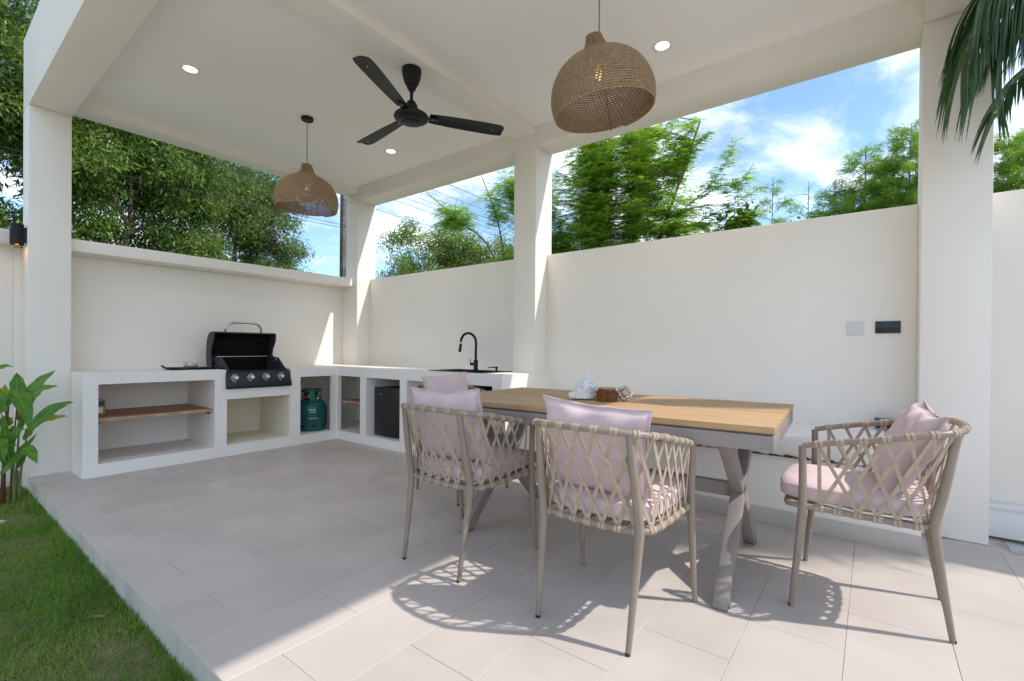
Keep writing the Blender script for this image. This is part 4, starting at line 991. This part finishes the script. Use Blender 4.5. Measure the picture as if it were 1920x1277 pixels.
def fract(p, s, o=0.0):
    return (math.sin(p[0]*s+o)+math.sin(p[1]*s*1.3+1.7+o)+math.sin(p[2]*s*1.1+.6+o)+math.sin((p[0]+p[2])*s*.73+o*2))/4
def branch_to(mb, tips, roots, rnd, r=.010):
    roots = np.array(roots)
    for t in tips:
        d = np.linalg.norm(roots-t, axis=1)+np.maximum(0, roots[:, 2]-t[2])*1.5; k = int(d.argmin())
        tube_np(mb, roots[k], t, r, r*.35, 4, .07, 3)
def broad_tree(name, label, base, limbs, ells, nclump, nleaf, leaf, material, seed, clump=.30, gap=.35, gs=2.2, droop=.5, group='trees beyond the walls', cat='tree', lim_r=.06, branch_frac=.25):
    rnd = np.random.default_rng(seed); t = thing(name, label, cat, base, 0, group); B = np.array(base)
    tr_ = MB(); roots = []
    for path, r0, r1 in limbs:
        pts = spline([Vector(p)-Vector(base) for p in path], 14); tr_.tube(pts, [(r0+(r1-r0)*i/13)*.62 for i in range(14)], 8); roots += [tuple(p) for p in pts[3:]]
    C = crown_points(ells, nclump, rnd, gaps=lambda p: fract(p, gs, seed) < -gap)-B
    branch_to(tr_, C[:int(len(C)*branch_frac)], roots, rnd)
    tr_.build('trunk', 'bark', t, smooth=True, angle=60)
    ci = rnd.integers(0, len(C), nleaf); n = nleaf
    off = rnd.normal(size=(n, 3))*clump*np.array([.55, .55, .42]); P = C[ci]+off
    D = off/ (np.linalg.norm(off, axis=1, keepdims=True)+1e-6)*.7+rnd.normal(size=(n, 3))*.6; D[:, 2] -= droop
    Nn = rnd.normal(size=(n, 3))*.7; Nn[:, 2] += 1.0
    L = rnd.uniform(leaf[0], leaf[1], n); W = L*rnd.uniform(leaf[2], leaf[3], n)
    V, Q = leaves(P, D, Nn, L, W); np_mesh('crown', V, Q, material, t)
    return t
broad_tree('leafy_tree', 'tall dark green leafy tree at the left edge, rising above the roof', (0.7, 9.9, -.135),
    [([(.7, 9.9, 0), (.75, 9.9, 2), (.6, 10, 3.5), (.4, 10.1, 5.5), (.5, 10.2, 7)], .13, .04), ([(.7, 9.95, 2.2), (1.2, 9.8, 3.2), (1.7, 9.6, 4.2)], .06, .02), ([(.65, 9.95, 3), (0, 9.7, 4), (-.4, 9.6, 5)], .05, .02)],
    [(.7, 9.8, 4.3, 1.25, 1.1, 1.9), (.55, 9.7, 2.9, 1.2, .9, .9), (.5, 10.2, 6.3, .95, .9, 1.1), (1.5, 9.6, 3.6, .8, .8, 1.3), (1.3, 9.5, 2.65, .7, .5, .45), (.9, 9.4, 3.05, .5, .4, .75)], 340, 62000, (.07, .135, .20, .30), 'leaf_a', 21, gap=.45, clump=.22)
broad_tree('leafy_tree', 'green leafy tree with forked brown trunk behind the kitchen wall', (2.25, 9.6, -.135),
    [([(2.25, 9.6, 0), (2.22, 9.6, 1.5), (2.20, 9.6, 2.7), (2.28, 9.6, 3.05)], .10, .075), ([(2.28, 9.6, 3.0), (2.10, 9.5, 3.3), (1.85, 9.5, 3.8), (1.75, 9.5, 4.4)], .055, .02), ([(2.25, 9.6, 2.9), (2.6, 9.6, 3.2), (2.95, 9.5, 3.55), (3.1, 9.4, 4.2)], .055, .02), ([(2.2, 9.55, 2.45), (2.75, 9.4, 2.68), (3.2, 9.3, 2.95), (3.6, 9.4, 3.4)], .045, .015), ([(2.28, 9.6, 3.05), (2.3, 9.7, 4), (2.2, 9.9, 5)], .05, .02)],
    [(2.5, 10.2, 4.5, 1.5, 1.0, 1.2), (3.0, 9.7, 3.95, .95, .8, .75), (1.75, 9.5, 3.85, .55, .6, .65), (3.4, 10.0, 3.1, .75, .7, .7), (1.5, 9.4, 2.85, .55, .45, .5), (2.9, 9.35, 2.75, .6, .45, .35), (2.2, 9.9, 2.9, .9, .4, .5)], 400, 68000, (.065, .125, .20, .30), 'leaf_a', 34, gap=.36, clump=.21)
broad_tree('leafy_tree', 'paler grey-green leafy tree between the far pendant lamp and the wall', (4.3, 11.2, -.135),
    [([(4.3, 11.2, 0), (4.4, 11.2, 2), (4.5, 11.2, 3.2), (4.6, 11.2, 5)], .10, .03), ([(4.4, 11.2, 2.4), (5.0, 11.1, 3.2), (5.5, 11, 3.8)], .05, .015), ([(4.42, 11.2, 2.2), (3.9, 11, 3.2), (3.6, 11, 4)], .05, .015)],
    [(4.0, 11.0, 4.1, 1.0, .9, 1.3), (4.9, 11.2, 4.2, 1.1, 1.0, 1.1), (5.6, 11.3, 3.15, .8, .7, .75), (4.4, 11.2, 3.0, 1.0, .8, .9)], 310, 56000, (.055, .105, .20, .32), 'leaf_b', 47, gap=.30, clump=.20)
broad_tree('leafy_tree', 'rounded olive-green tree in the distance behind the sink wall', (14.9, 15.0, -.135),
    [([(14.9, 15, 0), (15, 15, 2), (15.1, 15, 4)], .18, .08), ([(15, 15, 2.5), (14, 15.6, 4), (13.4, 16, 5.2)], .1, .04), ([(15, 15, 2.8), (16, 14.4, 4), (16.8, 13.8, 5)], .1, .04)],
    [(13.4, 16.1, 4.9, 1.1, 1.0, 1.7), (15.2, 14.8, 5.2, 1.4, 1.3, 1.5), (16.8, 13.8, 4.9, 1.2, 1.0, 1.3), (15, 15, 3.6, 2.6, 2.0, 1.4)], 560, 80000, (.08, .14, .35, .5), 'leaf_far', 52, clump=.36, gap=.40, gs=1.5)
broad_tree('leafy_tree', 'dark green tree seen beside the middle column in the distance', (18.6, 13.2, -.135),
    [([(18.6, 13.2, 0), (18.6, 13.2, 3), (18.5, 13.2, 5)], .15, .05)],
    [(18.4, 13.4, 4.9, 1.2, 1.2, 1.6), (18.8, 13, 3.2, 1.5, 1.3, 1.3)], 130, 11000, (.14, .24, .35, .5), 'leaf_a', 58, clump=.42, gap=.6)

# feathery-leaved tree: sprays of pinnate leaves along arching branches
def feather_sprays(tips, dirs, rnd, per=10, Ls=(.16, .26), pairs=9, lf=(.026, .036)):
    """pinnate leaves: per sprays at each twig end, pairs of leaflets along each drooping rachis"""
    T = np.repeat(np.array(tips), per, 0); Dv = np.array(dirs); Dv = np.repeat(Dv/np.linalg.norm(Dv, axis=1, keepdims=True), per, 0); n = len(T)
    base = T-Dv*rnd.uniform(0, .30, (n, 1)); side = rnd.normal(size=(n, 3)); side[:, 2] *= .30
    dd = Dv*.5+side/np.linalg.norm(side, axis=1, keepdims=True)*.9; dd[:, 2] = dd[:, 2]*.45+.08; dd /= np.linalg.norm(dd, axis=1, keepdims=True)
    up = np.array([0, 0, 1.0]); S_ = np.cross(dd, up); S_ /= np.linalg.norm(S_, axis=1, keepdims=True)+1e-6; nrm = np.cross(S_, dd); L_ = rnd.uniform(*Ls, (n, 1))
    P = []; D = []; Nn = []; LL = []
    for j in range(pairs):
        u = (j+.6)/pairs; c = base+dd*L_*u-up*(.35*L_*u*u); tgd = dd-up*.7*u
        for sg in (-1, 1):
            P.append(c); D.append(S_*sg+tgd*.45-up*.15); Nn.append(nrm+rnd.normal(size=(n, 3))*.25); LL.append(rnd.uniform(*lf, n)*(1-.45*abs(u-.45)))
    LL = np.concatenate(LL); return leaves(np.concatenate(P), np.concatenate(D), np.concatenate(Nn), LL, LL*.42)
def feather_tree(name, label, base, limbs, ells, nclump, per, material, seed, extra=(), gap=.4, gs=2.6, group='trees beyond the walls', Ls=(.16, .26), lf=(.038, .055), pairs=9):
    rnd = np.random.default_rng(seed); t = thing(name, label, 'tree', base, 0, group); B = np.array(base); tr_ = MB(); roots = []
    for path, r0, r1 in limbs:
        pts = spline([Vector(p)-Vector(base) for p in path], 16); tr_.tube(pts, [r0+(r1-r0)*i/15 for i in range(16)], 7); roots += [tuple(p) for p in pts[3:]]
    C = crown_points(ells, nclump, rnd, gaps=lambda p: fract(p, gs, seed) < -gap)-B
    lay = .24; C[:, 2] = np.round(C[:, 2]/lay+.35*np.sin(C[:, 0]*3+C[:, 1]*2.3))*lay-.35*lay*np.sin(C[:, 0]*3+C[:, 1]*2.3)+rnd.normal(size=len(C))*.045   # leafy tiers
    Rr = np.array(roots); dirs = []
    for c in C:
        d = np.linalg.norm(Rr-c, axis=1)+np.maximum(0, Rr[:, 2]-c[2]); k = int(d.argmin()); v = c-Rr[k]; dirs.append(v+np.array([0, 0, .1])+rnd.normal(size=3)*.08)
        if rnd.random() < .45: tube_np(tr_, Rr[k], c, .009, .003, 4, .07, 3)
    C = list(C)
    for path in extra:          # long bare shoots with leaves towards the end
        pts = spline([Vector(p)-Vector(base) for p in path], 18); tr_.tube(pts, [.009-.006*i/17 for i in range(18)], 5)
        for i in range(6, 18):
            if rnd.random() < .8: C.append(np.array(pts[i])); dirs.append(np.array(pts[min(17, i+1)]-pts[i-1])+rnd.normal(size=3)*.02)
    tr_.build('trunk', 'twig', t, smooth=True, angle=60)
    n0 = len(C)-0
    V, Q = feather_sprays(C, dirs, rnd, per, Ls, pairs, lf); np_mesh('crown', V, Q, material, t); return t
feather_tree('feathery_tree', 'bright green feathery-leaved tree behind the bench wall', (7.3, 3.5, -.135),
    [([(7.3, 3.5, 0), (7.3, 3.5, 1.2), (7.2, 3.6, 2.4), (7.1, 3.8, 4.2)], .07, .02), ([(7.3, 3.5, .8), (7.2, 2.9, 2.2), (7.1, 2.4, 3.4), (7, 2.0, 4.4)], .05, .012), ([(7.3, 3.5, 1), (7.3, 4.3, 2.4), (7.2, 4.9, 3.6)], .05, .012), ([(7.3, 3.5, 1.4), (7.5, 3.2, 3), (7.6, 3.0, 4.6)], .05, .012)],
    [(7.2, 4.0, 3.2, .9, 1.0, 1.3), (7.2, 3.0, 3.3, .8, .95, 1.2), (7.3, 4.9, 2.7, .8, .8, .9), (7.1, 2.25, 2.75, .7, .65, .65), (7.1, 3.2, 4.3, .8, 1.0, .8), (7.0, 3.5, 3.2, .6, .5, 1.2)], 1750, 13, 'leaf_feather', 71, gap=.85, Ls=(.13, .22), lf=(.030, .044), pairs=8,
    extra=[[(7.1, 2.6, 3.0), (7.05, 2.0, 3.35), (7, 1.72, 3.6), (6.95, 1.5, 3.98)], [(7.05, 2.0, 3.3), (7, 1.75, 3.4), (7, 1.45, 3.42), (6.95, 1.28, 3.62)], [(7.1, 2.4, 2.8), (7, 1.9, 3.0), (7, 1.5, 3.15), (6.95, 1.2, 3.28)], [(7.1, 2.6, 3.4), (7, 2.3, 4.0), (6.95, 2.05, 4.45)], [(7.1, 2.3, 3.6), (7, 2.1, 4.0), (6.95, 1.85, 4.2)], [(7.1, 2.5, 2.6), (7.05, 1.8, 2.8), (7, 1.2, 3.0)]])
feather_tree('feathery_tree', 'thin arching feathery branches of a sapling above the sink wall', (7.0, 5.5, -.135),
    [([(7.0, 5.5, 0), (7.0, 5.55, 1.5), (7.0, 5.9, 3.0), (7.0, 6.8, 3.75), (7.0, 7.75, 4.5)], .035, .008), ([(7.0, 5.5, .6), (7.0, 5.5, 2.0), (7.0, 5.7, 3.4), (7, 6.2, 4.6)], .03, .008), ([(7, 5.5, .6), (7, 5.2, 2.2), (7, 5.3, 4.0)], .03, .008)],
    [(7.0, 5.5, 2.55, .4, .75, .38), (7.0, 6.9, 3.85, .35, .7, .32), (7.0, 5.45, 4.0, .4, .6, .5), (7.0, 7.7, 3.55, .2, .45, .12)], 230, 12, 'leaf_feather', 83, gap=.5, lf=(.030, .046), Ls=(.16, .26))

# fine needle-leaved saplings along the wall
def needle_tree(label, base, h, seed, width=.5, dens=1.0, material='leaf_fine', bare=0.0):
    rnd = np.random.default_rng(seed); t = thing('feathery_sapling', label, 'tree', base, 0, 'fine-leaved saplings beyond the bench wall'); st_ = MB()
    st_.tube(spline([(0, 0, 0), (.02, .01, h*.5), (0, -.01, h)], 12), [.016-.012*i/11 for i in range(12)], 6)
    P = []; D = []; Nn = []; LL = []
    nb_ = int(h*22*dens)
    for k in range(nb_):
        z0 = h*(.25+.75*k/nb_)-.05; u = k/nb_; a = k*2.4+rnd.uniform(-.4, .4); L_ = 1.15*width*(1-u)**.6*rnd.uniform(.55, 1.2)+.10
        d = np.array([math.cos(a), math.sin(a), rnd.uniform(.3, .95)]); pts = []
        for j in range(6):
            q = j/5; pts.append(np.array([0, 0, z0])+d*L_*q-np.array([0, 0, .50*L_*q*q]))
        st_.tube([tuple(p) for p in pts], [.0045-.0033*j/5 for j in range(6)], 4)
        if z0 > h*(1-bare): continue
        nn_ = int(340*L_/.5*dens)
        for i in range(nn_):
            q = rnd.uniform(.12, 1.0)**.8; j = min(4, int(q*5)); p = pts[j]+(pts[j+1]-pts[j])*(q*5-j); dr_ = pts[j+1]-pts[j]; dr_ /= np.linalg.norm(dr_)
            v = dr_*.8+rnd.normal(size=3)*.5; v[2] -= .10; P.append(p+rnd.normal(size=3)*.025); D.append(v); Nn.append(rnd.normal(size=3)); LL.append(rnd.uniform(.04, .10))
    st_.build('trunk', 'green_stem', t, smooth=True, angle=60)
    n = len(P); V, Q = leaves(np.array(P), np.array(D), np.array(Nn), np.array(LL), np.full(n, .0068)); np_mesh('crown', V, Q, material, t); return t
nd = [((7.5, 1.15), 3.55, .55, .62, 'slender see-through sapling standing alone in the middle of the wall opening', 0), ((7.5, .72), 3.40, .42, .55, 'short sapling with a dead bare top above the wall', .10), ((7.4, .42), 3.35, .55, .9, 'fine-leaved sapling just right of the dead-topped one', 0), ((7.5, .10), 3.72, .62, 1.15, 'tall fine-leaved sapling left of the right column, second from it', 0), ((7.6, -.10), 3.50, .6, 1.2, 'dense fine-leaved sapling in the middle of the green clump', 0),
      ((7.4, -.33), 3.86, .66, 1.4, 'tallest fine-leaved sapling next to the right column', 0), ((7.7, -.62), 3.55, .6, 1.3, 'fine-leaved sapling mostly hidden behind the right column', 0), ((7.3, .28), 3.05, .75, 1.3, 'low bushy sapling filling the gap under the taller ones', 0), ((7.3, -.22), 3.15, .8, 1.4, 'low bushy sapling at the foot of the tallest one', 0), ((7.4, -1.15), 3.52, .6, 1.4, 'fine-leaved sapling right of the right column', 0), ((7.6, -1.42), 3.62, .6, 1.4, 'fine-leaved sapling at the right edge of the picture', 0)]
for i, ((x, y), h, wd_, dn, lab, bare) in enumerate(nd): needle_tree(lab, (x, y, -.135), h+.135, 100+i, wd_, dn, bare=bare)
broad_tree('leafy_shrub', 'round-leaved green shrub peeping over the bench wall', (7.2, 1.5, -.135), [([(7.2, 1.5, 0), (7.2, 1.5, 1.4), (7.2, 1.5, 2.8)], .03, .01)],
    [(7.2, 1.50, 2.75, .22, .26, .42), (7.2, .95, 2.6, .2, .3, .2), (7.2, .55, 2.62, .2, .35, .18)], 70, 3000, (.05, .085, .5, .7), 'leaf_bush', 131, clump=.10, gap=1.0, droop=.0, group=None, cat='shrub', branch_frac=.6)

# ================================================================== HELICONIA CLUMP
hp = thing('heliconia_plant', 'leafy green plant with broad leaves beside the left column', 'plant', (.50, 5.22, -.135))
def big_leaf(p0, p1, sag, wid, mname, yaw_=0.0, fold=.25, seed=0, dy=0.0):
    """blade from p0 to p1 (x,z in the plane of the clump, y offset), bending by sag"""
    a = Vector((p0[0], 5.22+dy, p0[1])); b = Vector((p1[0], 5.22+dy+yaw_, p1[1])); n_ = 14; up = Vector((0, -.72, .69)) if abs((b-a).normalized().z) < .8 else Vector((.35, -.93, .1))
    vs = []; rib = []; r_ = random.Random(seed)
    for i in range(n_+1):
        u = i/n_; c = a.lerp(b, u)+Vector((0, 0, sag*4*u*(1-u))); t_ = (b-a)+Vector((0, 0, sag*4*(1-2*u))); t_.normalize()
        s_ = t_.cross(up).normalized(); nn_ = s_.cross(t_).normalized(); wv = wid*(math.sin(PI*min(1, u**.72))**.9)*.43
        for k in (-1, -.5, 0, .5, 1):
            rip = .006*math.sin(u*17+k*3+seed)*abs(k); vs.append(c+s_*(wv*k)+nn_*(abs(k)*wv*fold+rip))
        rib.append(c-nn_*.0005)
    m_ = MB().add(vs, [(i*5+k, i*5+k+1, i*5+5+k+1, i*5+5+k) for i in range(n_) for k in range(4)])
    o = loc(m_.build('leaf', mname, hp, smooth=True, angle=80), hp)
    loc(MB().tube(rib, [.0035*(1-.8*i/n_) for i in range(n_+1)], 6).build('midrib', 'heliconia_rib', o, smooth=True), hp)
def pxw(u, v): return (.46+u*.0029, .927-(v-690)*.0041)
for i, (a, b, sg, wd_, mn, yw, dy) in enumerate([((40, 758), (103, 697), .03, .085, 'heliconia', -.05, 0), ((42, 760), (101, 727), .045, .085, 'heliconia', -.12, -.05), ((52, 808), (138, 760), .05, .10, 'heliconia', -.02, -.08), ((82, 796), (134, 791), .015, .05, 'heliconia_yellow', .05, 0),
        ((17, 742), (46, 806), .10, .15, 'heliconia', -.14, -.12), ((32, 745), (35, 700), .0, .12, 'heliconia', .05, .05), ((36, 838), (60, 866), .03, .10, 'heliconia', -.10, -.12), ((9, 756), (8, 720), .0, .08, 'heliconia_yellow', .0, -.02), ((-12, 778), (26, 752), .03, .09, 'heliconia', .0, -.04),
        ((20, 822), (41, 803), .02, .08, 'heliconia', -.06, -.08), ((-30, 700), (24, 688), .02, .06, 'heliconia', 0, .0), ((-6, 812), (4, 858), .03, .09, 'heliconia', -.08, -.08), ((6, 800), (24, 786), .02, .10, 'heliconia', .02, .0), ((-20, 745), (6, 770), .05, .12, 'heliconia', -.05, -.05), ((24, 800), (26, 845), .02, .07, 'heliconia', .03, .03), ((44, 800), (38, 765), .01, .08, 'heliconia', .05, .06), ((2, 840), (22, 812), .02, .09, 'heliconia', -.04, -.06), ((14, 870), (-6, 836), .02, .08, 'heliconia', -.02, -.05), ((-14, 760), (-4, 716), .0, .10, 'heliconia', 0, .04), ((46, 830), (70, 800), .02, .06, 'heliconia', .02, .05)]+[((_r.uniform(-8, 40), _r.uniform(790, 885)), (_r.uniform(-15, 75), _r.uniform(735, 850)), _r.uniform(.0, .05), _r.uniform(.05, .09), 'heliconia', _r.uniform(-.12, .08), _r.uniform(-.10, .06)) for _r in [random.Random(77)] for _ in range(9)]):
    big_leaf(pxw(*a), pxw(*b), sg, wd_, mn, yw, .25, i, dy)
for i, (a, b, mn, r_) in enumerate([((3, 932), (18, 742), 'brown_stem', .011), ((9, 932), (12, 758), 'brown_stem', .010), ((26, 932), (24, 815), 'green_stem', .010), ((33, 932), (52, 808), 'green_stem', .010), ((30, 932), (40, 760), 'green_stem', .009), ((-4, 932), (-12, 780), 'brown_stem', .010), ((18, 932), (33, 745), 'brown_stem', .008)]):
    p, q = pxw(*a), pxw(*b); loc(MB().tube(spline([(p[0], 5.22+.03*math.sin(i*2), -.14), ((p[0]*.6+q[0]*.4), 5.22+.03*math.sin(i*2), (p[1]+q[1])/2), (q[0], 5.22, q[1])], 12), [r_*(1-.6*k/11) for k in range(12)], 8).build('stem', mn, hp, smooth=True), hp)
sn = MB(); r_ = random.Random(4); n_ = 9; vs = []
for j in range(5):
    for k in range(n_):
        a = 2*PI*k/n_; rr = .07*math.sin(PI*(j+.6)/5.2)*r_.uniform(.85, 1.1); vs.append((.36+rr*math.cos(a)*1.3, 4.72+rr*math.sin(a)*.8, -.13+.04*j/4))
sn.add(vs, [(j*n_+k, j*n_+(k+1) % n_, (j+1)*n_+(k+1) % n_, (j+1)*n_+k) for j in range(4) for k in range(n_)]+[tuple(4*n_+k for k in range(n_))])
tag(sn.build('stone', 'stone', None, smooth=True, angle=30), 'pale flat stone in the grass at the left edge', 'stone')
dlf = MB(); pts = spline([(.485, 2.72, -.090), (.515, 2.74, -.100), (.535, 2.71, -.096), (.555, 2.68, -.096)], 10)
dlf.ribbon(pts, Vector((.5, .8, .2)).normalized(), Vector((0, 0, 1)), .012, .001)
tag(dlf.build('dry_leaf', 'dry_leaf'), 'curled dry brown leaf lying on the lawn', 'leaf')

# ================================================================== PALM
pm_ = thing('palm_tree', 'palm tree hanging its dark fronds into the right edge', 'palm', (4.75, -2.75, -.135))
trk = MB().tube(spline([(4.75, -2.75, -.135), (4.72, -2.75, 1.2), (4.70, -2.72, 2.55)], 14), [.13-.03*k/13 for k in range(14)], 14)
loc(trk.build('trunk', 'bark', pm_, smooth=True), pm_)
def frond(path, nl, l0, seed, hang=1.0, spread=.75, wid=.030, t0=.12, single=0):
    """leaflets towards the tip (those in view) are single pieces, the rest of the frond is joined"""
    r_ = random.Random(seed); pts = spline(path, 60); rest = MB()
    fo = loc(MB().tube(pts, [.014*(1-.85*i/59) for i in range(60)], 8).build('frond', 'palm_rib', pm_, smooth=True), pm_)
    for k in range(nl):
        u = t0+(1-t0)*k/(nl-1); i = min(58, int(u*59)); p = pts[i]; tg = (pts[i+1]-pts[max(0, i-1)]).normalized()
        side = tg.cross(Vector((0, 0, 1))).normalized()
        for sg in (-1, 1):
            L_ = l0*(1-.5*u**3)*(0.55+.45*min(1, u*5))*r_.uniform(.88, 1.08)
            d = (side*sg*spread+tg*(.55+.3*u)+Vector((0, 0, .15))+Vector((r_.gauss(0, .05), r_.gauss(0, .05), r_.gauss(0, .05)))).normalized()
            q = []; n_ = 7
            for j in range(n_+1):
                s_ = j/n_; q.append(p+d*L_*s_*(1-.32*hang*s_)-Vector((0, 0, hang*.72*L_*s_*s_)))
            vs = []
            for j in range(n_+1):
                t_ = (q[min(n_, j+1)]-q[max(0, j-1)]).normalized(); wv = wid*.5*(min(1, .25+s_*0+j/n_*4) if j < 2 else 1)*(1-(j/n_)**2.2)+.0006
                sd_ = t_.cross(Vector((0, 0, 1)) if abs(t_.z) < .93 else side*sg)
                if sd_.length < 1e-4: sd_ = tg
                sd_.normalize(); 
                if sd_.dot(tg) < 0: sd_ = -sd_
                nm = t_.cross(sd_).normalized(); vs += [q[j]-sd_*wv+nm*wv*.45, q[j], q[j]+sd_*wv+nm*wv*.45]
            fs_ = [(j*3+c, j*3+c+1, j*3+3+c+1, j*3+3+c) for j in range(n_) for c in range(2)]
            if k >= nl-single: put('leaflet', MB().add(vs, fs_).mesh('leaflet', 'palm_leaf', smooth=True, angle=80), fo)
            else: rest.add(vs, fs_)
    if rest.v: put('leaflets', rest.mesh('leaflets', 'palm_leaf', smooth=True, angle=80), fo)['kind'] = 'stuff'
PT = (4.70, -2.70, 2.55)
frond([PT, (4.35, -2.05, 3.10), (3.80, -1.20, 3.24), (3.42, -.66, 3.06), (3.33, -.50, 2.93), (3.29, -.41, 2.78), (3.275, -.36, 2.63), (3.27, -.34, 2.52)], 260, .58, 1, hang=1.0, spread=.6, wid=.012, t0=.14, single=46)
frond([PT, (4.40, -2.1, 3.00), (3.95, -1.40, 3.02), (3.62, -.86, 2.78), (3.54, -.64, 2.60), (3.51, -.54, 2.46), (3.50, -.50, 2.33)], 170, .46, 2, hang=.65, spread=.85, wid=.015, t0=.2, single=30)
frond([PT, (4.35, -2.2, 3.05), (3.85, -1.45, 3.22), (3.55, -.92, 3.10), (3.44, -.68, 2.94), (3.38, -.55, 2.80)], 240, .66, 3, hang=1.15, spread=.55, wid=.013, t0=.18, single=32)
frond([PT, (4.35, -2.15, 3.20), (3.80, -1.30, 3.36), (3.45, -.78, 3.20), (3.34, -.58, 3.05), (3.29, -.45, 2.95)], 280, .80, 4, hang=1.3, spread=.45, wid=.013, t0=.18, single=42)
frond([PT, (4.38, -2.1, 3.05), (3.88, -1.28, 3.14), (3.50, -.74, 2.98), (3.40, -.56, 2.82), (3.36, -.48, 2.68), (3.34, -.45, 2.56)], 240, .60, 6, hang=1.15, spread=.5, wid=.013, t0=.18)
frond([PT, (4.30, -2.3, 3.25), (3.85, -1.6, 3.55), (3.60, -1.10, 3.50), (3.45, -.80, 3.35)], 80, .60, 5, hang=1.0, spread=.7, wid=.026, t0=.2)
for k, (dx_, dy_) in enumerate(((.9, -.7), (-.1, -1.2), (1.1, .3), (-.9, -.8))):
    frond([PT, (PT[0]+dx_*.5, PT[1]+dy_*.5, 3.2), (PT[0]+dx_, PT[1]+dy_, 3.25), (PT[0]+dx_*1.45, PT[1]+dy_*1.45, 2.75)], 40, .5, 10+k, hang=.8)
